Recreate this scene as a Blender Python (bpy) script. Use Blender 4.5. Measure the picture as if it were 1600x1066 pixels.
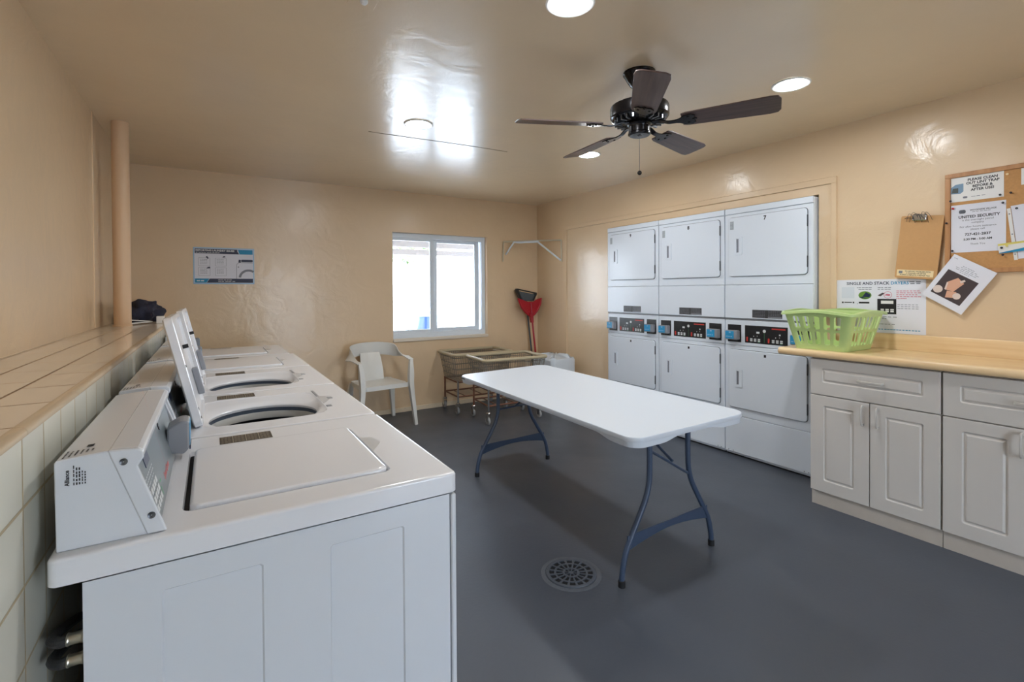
import bpy, bmesh, math, random
from math import sin, cos, pi, radians
from mathutils import Vector, Matrix
from mathutils.geometry import tessellate_polygon

for o in list(bpy.data.objects):
    bpy.data.objects.remove(o)
scene = bpy.context.scene
COL = scene.collection
random.seed(7)

# ------------------------------------------------------------------ camera
F_PX, YAW, PITCH, ROLL, PY, CAM_H = 763.68, 0.5528, 0.0106, 0.0063, 462.2, 1.332
F0 = Vector((sin(YAW), cos(YAW), 0)); R0 = Vector((cos(YAW), -sin(YAW), 0)); D0 = Vector((0, 0, -1))
FW = F0*cos(PITCH) + D0*sin(PITCH); D1 = D0*cos(PITCH) - F0*sin(PITCH)
RT = R0*cos(ROLL) + D1*sin(ROLL); DN = D1*cos(ROLL) - R0*sin(ROLL)
cam = bpy.data.cameras.new('camera')
cam_ob = bpy.data.objects.new('camera', cam); COL.objects.link(cam_ob)
M = Matrix((( RT.x, -DN.x, -FW.x, 0), (RT.y, -DN.y, -FW.y, 0), (RT.z, -DN.z, -FW.z, CAM_H), (0, 0, 0, 1)))
cam_ob.matrix_world = M
cam.sensor_width = 36; cam.lens = F_PX/1600*36
cam.shift_y = -(533 - PY)/1600
cam.clip_start = 0.05; cam.clip_end = 200
scene.camera = cam_ob

# ------------------------------------------------------------------ world, light, exposure
SKY = 15.0           # daylight outside, much brighter than the room
LAMP = 165.0          # ceiling downlight diffusers
scene.view_settings.view_transform = 'Standard'
scene.view_settings.look = 'None'
scene.view_settings.gamma = 1
scene.view_settings.use_curve_mapping = False
scene.view_settings.exposure = 0.25
world = bpy.data.worlds.new('daylight'); scene.world = world
world.use_nodes = True
wn = world.node_tree.nodes; wl = world.node_tree.links
bg = wn['Background']
tc = wn.new('ShaderNodeTexCoord'); sx = wn.new('ShaderNodeSeparateXYZ'); rp = wn.new('ShaderNodeValToRGB')
wl.new(tc.outputs['Generated'], sx.inputs[0]); wl.new(sx.outputs['Z'], rp.inputs[0]); wl.new(rp.outputs[0], bg.inputs[0])
rp.color_ramp.elements[0].position = 0.0; rp.color_ramp.elements[0].color = (0.80, 0.90, 1, 1)
rp.color_ramp.elements[1].position = 0.8; rp.color_ramp.elements[1].color = (0.45, 0.66, 1, 1)
bg.inputs[1].default_value = SKY
sun = bpy.data.lights.new('sun', 'SUN'); sun.energy = 14; sun.angle = radians(1); sun.color = (1, .96, .9)
sun_ob = bpy.data.objects.new('sun', sun); COL.objects.link(sun_ob)
sun_ob.rotation_euler = (radians(12), radians(-48), 0)
PORTALS = [((2.275, 5.42, 1.39), (1.17, 1.18), (radians(-90), 0, 0)), ((1.55, -2.2, 1.025), (.8, 2.05), (radians(90), 0, 0))]
for loc, size, rot in PORTALS:
    l = bpy.data.lights.new('daylight_portal', 'AREA'); l.shape = 'RECTANGLE'; l.size, l.size_y = size
    l.cycles.is_portal = True
    lo = bpy.data.objects.new('daylight_portal', l); lo.location = loc; lo.rotation_euler = rot; COL.objects.link(lo)

# ------------------------------------------------------------------ materials
def srgb(r, g, b):
    f = lambda c: (c/255/12.92) if c/255 <= .04045 else ((c/255+.055)/1.055)**2.4
    return (f(r), f(g), f(b), 1)

def mat(name, col, rough=.5, metal=0.0, bump=0.0, bscale=40.0, var=0.0, vscale=6.0, coat=0.0, coat_rough=.1, spec=.5, emit=0.0, bdist=.002, trans=0.0, rvar=0.0, detail=3.0):
    m = bpy.data.materials.new(name); m.use_nodes = True
    n = m.node_tree.nodes; L = m.node_tree.links; b = n['Principled BSDF']
    b.inputs['Base Color'].default_value = col
    b.inputs['Roughness'].default_value = rough; b.inputs['Metallic'].default_value = metal
    b.inputs['Coat Weight'].default_value = coat; b.inputs['Coat Roughness'].default_value = coat_rough
    b.inputs['Specular IOR Level'].default_value = spec
    b.inputs['Transmission Weight'].default_value = trans
    if emit:
        b.inputs['Emission Color'].default_value = col; b.inputs['Emission Strength'].default_value = emit
    co = n.new('ShaderNodeTexCoord')
    if var or rvar:
        t = n.new('ShaderNodeTexNoise'); t.inputs['Scale'].default_value = vscale; t.inputs['Detail'].default_value = 4
        L.new(co.outputs['Object'], t.inputs['Vector'])
        if var:
            mx = n.new('ShaderNodeMix'); mx.data_type = 'RGBA'
            mx.inputs[6].default_value = tuple(c*(1-var) for c in col[:3])+(1,)
            mx.inputs[7].default_value = tuple(min(1, c*(1+var)) for c in col[:3])+(1,)
            L.new(t.outputs['Fac'], mx.inputs[0]); L.new(mx.outputs[2], b.inputs['Base Color'])
        if rvar:
            mr = n.new('ShaderNodeMapRange'); mr.inputs[3].default_value = max(.03, rough-rvar); mr.inputs[4].default_value = rough+rvar
            mr.inputs[1].default_value = .3; mr.inputs[2].default_value = .7
            L.new(t.outputs['Fac'], mr.inputs[0]); L.new(mr.outputs[0], b.inputs['Roughness'])
    if bump:
        t2 = n.new('ShaderNodeTexNoise'); t2.inputs['Scale'].default_value = bscale; t2.inputs['Detail'].default_value = detail
        L.new(co.outputs['Object'], t2.inputs['Vector'])
        bp_ = n.new('ShaderNodeBump'); bp_.inputs['Strength'].default_value = bump; bp_.inputs['Distance'].default_value = bdist
        L.new(t2.outputs['Fac'], bp_.inputs['Height']); L.new(bp_.outputs[0], b.inputs['Normal'])
    return m

def mat_once(name, *a, **k):
    return bpy.data.materials.get(name) or mat(name, *a, **k)

def tile_mat(name, col, grout, w, h, ax, off=(0, 0), stagger=0.0, rough=.12, mortar=.0022):
    m = bpy.data.materials.new(name); m.use_nodes = True
    n = m.node_tree.nodes; L = m.node_tree.links; b = n['Principled BSDF']
    geo = n.new('ShaderNodeNewGeometry'); s = n.new('ShaderNodeSeparateXYZ'); c = n.new('ShaderNodeCombineXYZ')
    L.new(geo.outputs['Position'], s.inputs[0])
    for k in (0, 1):
        a = n.new('ShaderNodeMath'); a.operation = 'ADD'; a.inputs[1].default_value = off[k]
        L.new(s.outputs[ax[k]], a.inputs[0]); L.new(a.outputs[0], c.inputs[k])
    br = n.new('ShaderNodeTexBrick'); br.offset = stagger; br.squash = 1
    br.inputs['Scale'].default_value = 1; br.inputs['Brick Width'].default_value = w; br.inputs['Row Height'].default_value = h
    br.inputs['Mortar Size'].default_value = mortar; br.inputs['Mortar Smooth'].default_value = .2
    br.inputs['Color1'].default_value = col; br.inputs['Color2'].default_value = tuple(x*.96 for x in col[:3])+(1,); br.inputs['Mortar'].default_value = grout
    L.new(c.outputs[0], br.inputs['Vector']); L.new(br.outputs['Color'], b.inputs['Base Color'])
    mr = n.new('ShaderNodeMapRange'); mr.inputs[3].default_value = rough; mr.inputs[4].default_value = .8
    L.new(br.outputs['Fac'], mr.inputs[0]); L.new(mr.outputs[0], b.inputs['Roughness'])
    bu = n.new('ShaderNodeBump'); bu.invert = True; bu.inputs['Distance'].default_value = .002; bu.inputs['Strength'].default_value = .8
    L.new(br.outputs['Fac'], bu.inputs['Height']); L.new(bu.outputs[0], b.inputs['Normal'])
    return m

def wall_paint(name, col, rough, coat, coat_rough, bump=.25):
    """tan gloss paint brushed over rough plaster: soft trowel waves, fine roller stipple, slight colour drift"""
    m = bpy.data.materials.new(name); m.use_nodes = True
    n = m.node_tree.nodes; L = m.node_tree.links; b = n['Principled BSDF']
    b.inputs['Roughness'].default_value = rough
    b.inputs['Coat Weight'].default_value = coat; b.inputs['Coat Roughness'].default_value = coat_rough
    co = n.new('ShaderNodeTexCoord')
    nz = n.new('ShaderNodeTexNoise'); nz.inputs['Scale'].default_value = 2.2; nz.inputs['Detail'].default_value = 5
    L.new(co.outputs['Object'], nz.inputs['Vector'])
    mx = n.new('ShaderNodeMix'); mx.data_type = 'RGBA'
    mx.inputs[6].default_value = tuple(c*.93 for c in col[:3])+(1,); mx.inputs[7].default_value = tuple(c*1.06 for c in col[:3])+(1,)
    L.new(nz.outputs['Fac'], mx.inputs[0]); L.new(mx.outputs[2], b.inputs['Base Color'])
    w = n.new('ShaderNodeTexNoise'); w.inputs['Scale'].default_value = 5.5; w.inputs['Detail'].default_value = 6; w.inputs['Distortion'].default_value = 1.2
    L.new(co.outputs['Object'], w.inputs['Vector'])
    f = n.new('ShaderNodeTexNoise'); f.inputs['Scale'].default_value = 130; f.inputs['Detail'].default_value = 2
    L.new(co.outputs['Object'], f.inputs['Vector'])
    b1 = n.new('ShaderNodeBump'); b1.inputs['Strength'].default_value = bump; b1.inputs['Distance'].default_value = .02
    b2 = n.new('ShaderNodeBump'); b2.inputs['Strength'].default_value = bump*.6; b2.inputs['Distance'].default_value = .002
    L.new(w.outputs['Fac'], b1.inputs['Height']); L.new(f.outputs['Fac'], b2.inputs['Height'])
    L.new(b1.outputs[0], b2.inputs['Normal']); L.new(b2.outputs[0], b.inputs['Normal']); L.new(b2.outputs[0], b.inputs['Coat Normal'])
    return m

def wood_mat(name, c1, c2, axis, scale=(1, 1, 1), rough=.3, bands=22):
    m = bpy.data.materials.new(name); m.use_nodes = True
    n = m.node_tree.nodes; L = m.node_tree.links; b = n['Principled BSDF']
    b.inputs['Roughness'].default_value = rough
    co = n.new('ShaderNodeTexCoord'); mp = n.new('ShaderNodeMapping')
    s = [bands, bands, bands]; s['XYZ'.index(axis)] = bands*.05
    mp.inputs['Scale'].default_value = s
    L.new(co.outputs['Object'], mp.inputs['Vector'])
    t = n.new('ShaderNodeTexNoise'); t.inputs['Scale'].default_value = 1; t.inputs['Detail'].default_value = 5
    L.new(mp.outputs[0], t.inputs['Vector'])
    r = n.new('ShaderNodeValToRGB'); r.color_ramp.elements[0].position = .35; r.color_ramp.elements[1].position = .65
    r.color_ramp.elements[0].color = c1; r.color_ramp.elements[1].color = c2
    L.new(t.outputs['Fac'], r.inputs[0]); L.new(r.outputs[0], b.inputs['Base Color'])
    return m

TAN = srgb(225, 197, 160)
M_WALL = wall_paint('tan_wall_paint', TAN, .42, .48, .18, .22)
M_CEIL = wall_paint('tan_ceiling_paint', srgb(230, 207, 174), .38, .7, .17, .12)
M_COLUMN = mat('tan_column_paint', srgb(222, 188, 152), .4, bump=.2, bscale=20)
M_FLOOR = mat('grey_floor_paint', srgb(74, 79, 88), .42, bump=.3, bscale=60, var=.14, vscale=1.8, rvar=.10)
M_TRIM = mat('tan_trim_paint', srgb(222, 194, 158), .3, bump=.1)
M_TILE_TOP = tile_mat('beige_ledge_tile', srgb(240, 224, 202), srgb(150, 126, 98), .216, .1085, ('Y', 'X'), (0, .258), .5, mortar=.0032)
M_TILE_SIDE = tile_mat('cream_side_tile', srgb(238, 235, 220), srgb(178, 162, 130), .1172, .1245, ('Y', 'Z'), (-1.058+.1172*20, .1245*9-1.118), 0.0, .07, mortar=.003)
M_BULLNOSE = mat('beige_bullnose_tile', srgb(212, 190, 160), .15)
M_DARK = mat('gap_shade_black', srgb(18, 18, 20), .8)  # near-black painted where only shade falls, in hinge gap and drain
M_ENAMEL = mat('white_enamel', srgb(216, 220, 226), .22, bump=.03, bscale=300)
M_ENAMEL2 = mat('white_top_enamel', srgb(230, 231, 235), .18)
M_TUB = mat('steel_tub', srgb(150, 155, 162), .3, metal=.8)
M_TUBRING = mat('grey_tub_ring', srgb(150, 160, 172), .4)
M_AGI = mat('white_agitator_plastic', srgb(205, 203, 198), .4)
M_PANELGREY = mat('grey_control_panel', srgb(112, 122, 126), .3)
M_READER = mat('grey_reader_plastic', srgb(142, 144, 150), .4)
M_CYAN = mat('cyan_reader_label', srgb(40, 150, 200), .3)
M_BLUE_DARK = mat('dark_blue_plastic', srgb(28, 44, 78), .3)
M_BLACK = mat('black_plastic', srgb(26, 27, 30), .35)
M_GAP_HINGE = mat('grey_hinge_and_gap_shade', srgb(70, 74, 80), .6)  # dryer hinges, and the painted shade of the gaps round the doors
M_LABEL_DK = mat('dark_brown_label', srgb(74, 64, 52), .5)
M_LABEL_LT = mat('label_print_light', srgb(170, 160, 140), .5)
M_PRINT = mat('black_print', srgb(34, 34, 38), .6)
M_PRINTG = mat('grey_print', srgb(128, 130, 138), .6)
M_REDLOGO = mat('red_print', srgb(206, 60, 52), .5)
M_KEY = mat('white_keys', srgb(220, 222, 222), .5)
M_SCREW = mat('screw_steel', srgb(110, 112, 116), .3, metal=1)
M_BRASS = mat('nickel_hose_fitting', srgb(182, 178, 164), .3, metal=1)
M_HOSE = mat('black_braided_hose', srgb(50, 50, 52), .6, bump=.6, bscale=250)
M_DRYER = mat('dryer_white_enamel', srgb(226, 233, 242), .24, bump=.05, bscale=260)
M_RED = mat('red_plastic', srgb(168, 20, 36), .3)
M_GREEN_LED = mat('green_print', srgb(90, 170, 120), .5)
M_TABLE = mat('white_table_plastic', srgb(212, 219, 228), .38, bump=.12, bscale=400, bdist=.001)
M_TABLELEG = mat('blue_grey_powder_coat', srgb(62, 76, 98), .35)
M_FOOT = mat('black_rubber', srgb(22, 22, 24), .6)
M_CHAIR = mat('white_chair_plastic', srgb(224, 222, 216), .32)
M_CAB = mat('greige_cabinet_paint', srgb(208, 202, 195), .34, bump=.06, bscale=90)
M_CABHANDLE = mat('greige_handle_paint', srgb(196, 190, 182), .3)
M_TOEKICK = mat('greige_toe_kick', srgb(200, 190, 178), .5, var=.08, vscale=14)
M_COUNTER = wood_mat('oak_laminate', srgb(232, 196, 146), srgb(247, 218, 172), 'Y', rough=.28, bands=26)
M_BASKET = mat('green_plastic', srgb(194, 218, 144), .32)
M_CORK = mat('cork', srgb(196, 146, 92), .8, bump=.5, bscale=160, var=.16, vscale=90)
M_OAK = wood_mat('oak_frame', srgb(176, 124, 78), srgb(194, 142, 94), 'Y', rough=.4, bands=40)
M_HARDBOARD = mat('brown_hardboard', srgb(200, 152, 98), .55, var=.05, vscale=60)
M_PAPER = mat('white_paper', srgb(226, 226, 234), .7)
M_PAPERW = mat('laminated_paper', srgb(232, 230, 226), .3)
M_CREAM = mat('cream_label', srgb(238, 216, 170), .6)
M_PIN = mat('dark_pin', srgb(30, 32, 44), .3)
M_SILVER = mat('chrome', srgb(205, 205, 205), .2, metal=1)
M_WIRE = mat('zinc_wire', srgb(150, 145, 135), .35, metal=.8)
M_RUST = mat('rusty_tube', srgb(128, 86, 66), .5, metal=.4, var=.3, vscale=30)
M_VINYL = mat('tan_vinyl_rim', srgb(190, 174, 142), .45)
M_CASTER = mat('grey_caster_rubber', srgb(150, 150, 150), .5)
M_FANBLK = mat('black_bronze_metal', srgb(34, 32, 34), .22, metal=.6)
M_BLADE = wood_mat('walnut_blade', srgb(70, 52, 48), srgb(92, 70, 64), 'X', rough=.38, bands=60)
M_LAMP = mat('downlight_diffuser', (.93, .97, 1, 1), .5, emit=LAMP)
M_WHITE = mat('white_paint', srgb(236, 236, 234), .35)
M_ALU = mat('white_aluminium', srgb(222, 230, 238), .3)
M_GLASS = mat('window_glass', (1, 1, 1, 1), .0, trans=1.0)
M_SILL = mat('cream_sill', srgb(226, 214, 196), .35)
M_BRISTLE = mat('grey_bristle', srgb(84, 90, 94), .8, bump=.8, bscale=120)
M_BAG = mat('white_bag_film', srgb(214, 220, 226), .35, bump=.6, bscale=18, bdist=.01)
M_CLOTH = mat('dark_blue_cloth', srgb(46, 48, 66), .9, bump=.5, bscale=60, var=.6, vscale=26)
M_PATIO = mat('pale_concrete', srgb(214, 208, 198), .8)
M_LEAF = mat('garden_leaf', srgb(128, 150, 104), .7, var=.2, vscale=20)
M_BEAM = mat('brown_patio_wood', srgb(118, 114, 114), .7)
M_DKBLUE = mat('navy_print', srgb(46, 50, 74), .5)
M_TEAL = mat('teal_print', srgb(22, 136, 180), .5)
M_SKYB = mat('pale_blue_print', srgb(150, 190, 220), .5)
M_REDTXT = mat('pink_red_print', srgb(206, 110, 130), .6)
M_YELLOW = mat('yellow_print', srgb(222, 208, 110), .5)
M_PHOTO_DK = mat('dark_photo_print', srgb(70, 58, 60), .5)
M_PHOTO_PK = mat('peach_photo_print', srgb(220, 168, 140), .5)
M_PHOTO_CR = mat('cream_photo_print', srgb(224, 206, 196), .5)
M_PHOTO_GR = mat('green_photo_print', srgb(104, 146, 52), .5)

# ------------------------------------------------------------------ mesh helpers
def new(): return bmesh.new()

def merge(bm, other):
    me = bpy.data.meshes.new('t'); other.to_mesh(me); bm.from_mesh(me); bpy.data.meshes.remove(me); other.free()

def box(bm, x0, x1, y0, y1, z0, z1, mi=0):
    x0, x1 = sorted((x0, x1)); y0, y1 = sorted((y0, y1)); z0, z1 = sorted((z0, z1))
    v = [bm.verts.new(p) for p in ((x0,y0,z0),(x1,y0,z0),(x1,y1,z0),(x0,y1,z0),(x0,y0,z1),(x1,y0,z1),(x1,y1,z1),(x0,y1,z1))]
    for f in ((3,2,1,0),(4,5,6,7),(0,1,5,4),(1,2,6,5),(2,3,7,6),(3,0,4,7)):
        bm.faces.new([v[i] for i in f]).material_index = mi
    return bm

def rrect(x0, x1, y0, y1, r, n=6):
    """rounded rectangle outline, counter-clockwise, list of (x, y)"""
    pts = []
    for cx, cy, a0 in ((x1-r, y1-r, 0), (x0+r, y1-r, 90), (x0+r, y0+r, 180), (x1-r, y0+r, 270)):
        for k in range(n+1):
            a = radians(a0 + 90*k/n); pts.append((cx+r*cos(a), cy+r*sin(a)))
    return pts

def loops(bm, rings, close_start=True, close_end=True, closed=True, mi=0):
    """bridge successive rings of 3-D points having equal counts"""
    vs = [[bm.verts.new(p) for p in ring] for ring in rings]
    n = len(vs[0]); m = n if closed else n-1
    for a, b in zip(vs, vs[1:]):
        for i in range(m):
            bm.faces.new((a[i], a[(i+1) % n], b[(i+1) % n], b[i])).material_index = mi
    if close_start: bm.faces.new(vs[0][::-1]).material_index = mi
    if close_end: bm.faces.new(vs[-1]).material_index = mi
    return vs

def prism(bm, pts, z0, z1, ax='z', mi=0):
    """extrude an outline along an axis"""
    def P(a, b, c):
        return {'z': (a, b, c), 'y': (a, c, b), 'x': (c, a, b)}[ax]
    loops(bm, [[P(a, b, z0) for a, b in pts], [P(a, b, z1) for a, b in pts]], mi=mi)
    return bm

def holed(bm, outer, holes, z, flip=False):
    """flat face in the xy plane at height z, with holes"""
    vl = [[Vector((x, y, z)) for x, y in outer]] + [[Vector((x, y, z)) for x, y in h] for h in holes]
    flat = [bm.verts.new(p) for l in vl for p in l]
    for t in tessellate_polygon(vl):
        try:
            f = bm.faces.new([flat[i] for i in t])
            if (f.calc_center_median() is not None) and ((f.normal.z if f.normal.length else 0)) is None: pass
        except ValueError: pass
    return flat

def circ(cx, cy, r, n=32, a0=0):
    return [(cx+r*cos(a0+2*pi*k/n), cy+r*sin(a0+2*pi*k/n)) for k in range(n)]

def lathe(bm, prof, n=32, c=(0, 0, 0), ax='z', cap=True, mi=0):
    rings = []
    for r, h in prof:
        ring = []
        for k in range(n):
            a = 2*pi*k/n; x, y = r*cos(a), r*sin(a)
            p = {'z': (x, y, h), 'x': (h, x, y), 'y': (x, h, y)}[ax]
            ring.append((p[0]+c[0], p[1]+c[1], p[2]+c[2]))
        rings.append(ring)
    loops(bm, rings, cap, cap, mi=mi)
    return bm

def smooth_path(pts, sub=6):
    """Catmull-Rom through points"""
    P = [Vector(p) for p in pts]
    if len(P) < 3: return P
    P = [P[0]*2-P[1]] + P + [P[-1]*2-P[-2]]
    out = []
    for i in range(1, len(P)-2):
        p0, p1, p2, p3 = P[i-1:i+3]
        for k in range(sub):
            t = k/sub
            out.append(.5*((2*p1)+(p2-p0)*t+(2*p0-5*p1+4*p2-p3)*t*t+(3*p1-p0-3*p2+p3)*t**3))
    out.append(P[-2]); return out

def sweep(bm, pts, section, up=(0, 0, 1), scale=None, closed=False, mi=0):
    """sweep a closed 2-D section along a path; section x is sideways, y is 'up'"""
    P = [Vector(p) for p in pts]; n = len(P); rings = []
    upv = Vector(up)
    for i, p in enumerate(P):
        if closed: t = P[(i+1) % n]-P[i-1]
        else: t = P[min(i+1, n-1)]-P[max(i-1, 0)]
        t.normalize()
        s = t.cross(upv)
        if s.length < 1e-4: s = t.cross(Vector((0, 1, 0)) if abs(t.y) < .9 else Vector((1, 0, 0)))
        s.normalize(); u = s.cross(t)
        k = scale[i] if scale else 1
        kx, ky = k if isinstance(k, tuple) else (k, k)
        rings.append([p+s*a*kx+u*b*ky for a, b in section])
    if closed:
        rings.append(rings[0]); loops(bm, rings, False, False, mi=mi)
        bmesh.ops.remove_doubles(bm, verts=bm.verts, dist=1e-6)
    else: loops(bm, rings, mi=mi)
    return bm

def tube(bm, pts, r, n=8, closed=False, up=(0, 0, 1), mi=0):
    return sweep(bm, pts, [(r*cos(2*pi*k/n), r*sin(2*pi*k/n)) for k in range(n)], up, closed=closed, mi=mi)

def strip_sec(w, t): return [(-w/2, -t/2), (w/2, -t/2), (w/2, t/2), (-w/2, t/2)]

def text(bm, s, size, x, y, z, align='CENTER', bold=0.0, rot=0.0, shear=0.0, sx=1.0, mi=0, up=True):
    cu = bpy.data.curves.new('t', 'FONT'); cu.body = s; cu.size = size; cu.align_x = align; cu.offset = bold*size; cu.shear = shear
    cu.resolution_u = 2
    ob = bpy.data.objects.new('t', cu); COL.objects.link(ob)
    dg = bpy.context.evaluated_depsgraph_get()
    me = bpy.data.meshes.new_from_object(ob.evaluated_get(dg))
    me.transform(Matrix.Translation((x, y, z)) @ Matrix.Rotation(rot, 4, 'Z') @ Matrix.Diagonal((sx, 1, 1, 1)))
    n0 = len(bm.faces); bm.from_mesh(me)
    bm.faces.ensure_lookup_table()
    for f in bm.faces[n0:]: f.material_index = mi
    bpy.data.objects.remove(ob); bpy.data.curves.remove(cu); bpy.data.meshes.remove(me)

def bars(bm, x0, x1, y, h, z, words=5, mi=0, seed=0):
    """a line of small unreadable print"""
    rnd = random.Random(seed*31+int(y*1e4)); x = x0
    w = (x1-x0)/words
    for k in range(words):
        ww = w*rnd.uniform(.6, .92)
        flat(bm, x, min(x+ww, x1), y-h/2, y+h/2, z, mi); x += w

def flat(bm, x0, x1, y0, y1, z, mi=0):
    f = bm.faces.new([bm.verts.new(p) for p in ((x0,y0,z),(x1,y0,z),(x1,y1,z),(x0,y1,z))]); f.material_index = mi

def poly(bm, pts, z, mi=0):
    f = bm.faces.new([bm.verts.new((x, y, z)) for x, y in pts]); f.material_index = mi

# ------------------------------------------------------------------ object helpers
def obj(name, bm, m, parent=None, off=None, bevel=0.0, seg=2, smooth=35, label=None, kind=None, norm=True, wn=False):
    if off: bmesh.ops.translate(bm, vec=off, verts=bm.verts)
    if norm: bmesh.ops.recalc_face_normals(bm, faces=bm.faces)
    me = bpy.data.meshes.new(name); bm.to_mesh(me); bm.free()
    for mm in (m if isinstance(m, (list, tuple)) else [m]): me.materials.append(mm)
    if smooth:
        for p in me.polygons: p.use_smooth = True
        me.set_sharp_from_angle(angle=radians(smooth))
    o = bpy.data.objects.new(name, me); COL.objects.link(o)
    if parent: o.parent = parent
    if bevel:
        b = o.modifiers.new('bevel', 'BEVEL'); b.width = bevel; b.segments = seg; b.limit_method = 'ANGLE'; b.angle_limit = radians(40)
        b.harden_normals = True
    if smooth and len(me.polygons) < 20000:
        wn_ = o.modifiers.new('shading', 'WEIGHTED_NORMAL'); wn_.keep_sharp = True; wn_.weight = 90
    if label: o['label'] = label
    if kind: o['kind'] = kind
    return o

def tag(o, label, cat, group=None):
    o['label'] = label; o['category'] = cat
    if group: o['group'] = group
    return o

def thing(name, label, cat, loc=(0, 0, 0), rot=None, group=None):
    o = bpy.data.objects.new(name, None); COL.objects.link(o)
    o.empty_display_size = .1; o.location = loc
    if rot is not None: o.rotation_euler = rot if not isinstance(rot, Matrix) else rot.to_euler()
    return tag(o, label, cat, group)

def struct(name, bm, m, parent=None, **k):
    return obj(name, bm, m, parent, kind=None if parent else 'structure', **k)

def copy_tree(o, parent=None, label=None):
    c = o.copy(); COL.objects.link(c); c.parent = parent
    for ch in [x for x in CHILDREN(o)]: copy_tree(ch, c)
    if label: c['label'] = label
    return c
def CHILDREN(o): return [x for x in bpy.data.objects if x.parent == o]

RIGHT = Matrix(((0, 0, -1), (-1, 0, 0), (0, 1, 0)))   # local x -> -Y, y -> Z, z -> -X (things facing into the room from the right wall)
BACK = Matrix(((1, 0, 0), (0, 0, -1), (0, 1, 0)))     # local x -> X, y -> Z, z -> -Y

# ================================================================== THE ROOM
XL, XR, YB, YR, ZC = -0.597, 3.60, 5.21, -2.1, 2.425
struct('floor', box(new(), XL-.1, 4.5, YR-.15, YB+.2, -.1, 0), M_FLOOR, smooth=0)
# ceiling: slab with recesses for nothing, plain
b = box(new(), XL-.1, 4.5, YR-.15, YB+.2, ZC, ZC+.12)
ceil = struct('ceiling', b, M_CEIL, smooth=0)
b = new(); sweep(b, smooth_path([(.93, 3.36, ZC+.001), (1.2, 3.345, ZC+.001), (1.65, 3.31, ZC+.001), (2.0, 3.30, ZC+.001)]), strip_sec(.007, .006))
struct('trim_1', b, mat('ceiling_seam', srgb(150, 128, 100), .5))
struct('wall_left', box(new(), XL-.15, XL, YR, YB+.2, 0, ZC), M_WALL, smooth=0)
# back wall with the window opening
WX0, WX1, WZ0, WZ1 = 1.69, 2.862, .803, 1.98
b = new()
box(b, XL, WX0, YB, YB+.2, 0, ZC); box(b, WX1, XR+.12, YB, YB+.2, 0, ZC)
box(b, WX0, WX1, YB, YB+.2, 0, WZ0); box(b, WX0, WX1, YB, YB+.2, WZ1, ZC)
struct('wall_back', b, M_WALL, smooth=0)
# right wall with the dryer alcove
DY0, DY1, DZ = 1.772, 3.862, 1.985
b = new()
box(b, XR, XR+.12, YR, DY0, 0, ZC); box(b, XR, XR+.12, DY1, YB, 0, ZC); box(b, XR, XR+.12, DY0, DY1, DZ, ZC)
box(b, XR+.12, 4.4, DY0-.05, DY0, 0, DZ+.05); box(b, XR+.12, 4.4, DY1, DY1+.05, 0, DZ+.05)
box(b, XR+.12, 4.4, DY0, DY1, DZ, DZ+.05); box(b, 4.35, 4.4, DY0, DY1, 0, DZ)
struct('wall_right', b, M_WALL, smooth=0)
# rear wall (behind the camera) with the open doorway that lets the daylight in
DRX0, DRX1, DRZ = 1.15, 1.95, 2.05
b = new()
box(b, XL-.15, DRX0, YR-.15, YR, 0, ZC); box(b, DRX1, XR+.12, YR-.15, YR, 0, ZC); box(b, DRX0, DRX1, YR-.15, YR, DRZ, ZC)
struct('wall_rear', b, M_WALL, smooth=0)
b = new(); box(b, DRX0, DRX0+.05, YR-.14, YR+.02, 0, DRZ); box(b, DRX1-.05, DRX1, YR-.14, YR+.02, 0, DRZ); box(b, DRX0+.05, DRX1-.05, YR-.14, YR+.02, DRZ-.05, DRZ)
struct('door_1', b, M_WHITE, bevel=.004)
# painted trim boards round the old opening behind the dryers
b = new()
box(b, XR-.014, XR+.01, 4.585, 4.655, 0, 2.045); box(b, XR-.014, XR+.01, 1.655, 1.69, 1.05, 2.045)
box(b, XR-.014, XR+.01, 1.655, 4.655, 2.045, 2.09)
struct('trim_2', b, M_TRIM, bevel=.003)
b = box(new(), XL, WX0+1.91, YB-.008, YB+.01, 0, .05)
struct('baseboard_back', b, mat('cream_base_paint', srgb(222, 205, 178), .6, var=.12, vscale=30), bevel=.003)
b = box(new(), XL-.01, XL+.006, 3.82, 3.86, 1.12, ZC)
struct('trim_3', b, M_WALL, bevel=.003)

# tiled half wall / ledge that runs behind the washers
XO, ZL = -.255, 1.118
b = box(new(), XL, XO, YR, YB, 0, ZL-.012)
ledge = struct('wall_ledge', b, M_TILE_SIDE, smooth=0)
b = box(new(), XL, XO-.014, YR, YB, ZL-.012, ZL)
obj('ledge_top', b, M_TILE_TOP, ledge, smooth=0)
b = new(); y = YR; k = 0
while y < YB-.02:
    y2 = min(y+.352, YB)
    pr = [(XO-.0145, ZL-.012), (XO+.004, ZL-.012), (XO+.0045, ZL-.006), (XO+.001, ZL-.001), (XO-.006, ZL+.0015), (XO-.0145, ZL+.001)]
    prism(b, pr, y+.0008, y2-.0008, 'y'); y = y2
obj('ledge_edge_tile', b, M_BULLNOSE, ledge, smooth=50)

# round pipe column standing on the ledge
t = thing('support_column', 'round tan painted column standing on the tiled ledge by the left wall', 'column', (-.482, 3.99, ZL))
b = lathe(new(), [(.046, 0), (.046, ZC-ZL)], 40)
obj('shaft', b, M_COLUMN, t)
obj('collar', lathe(new(), [(.050, 0), (.050, .008), (.046, .012)], 40), M_COLUMN, t)

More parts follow.
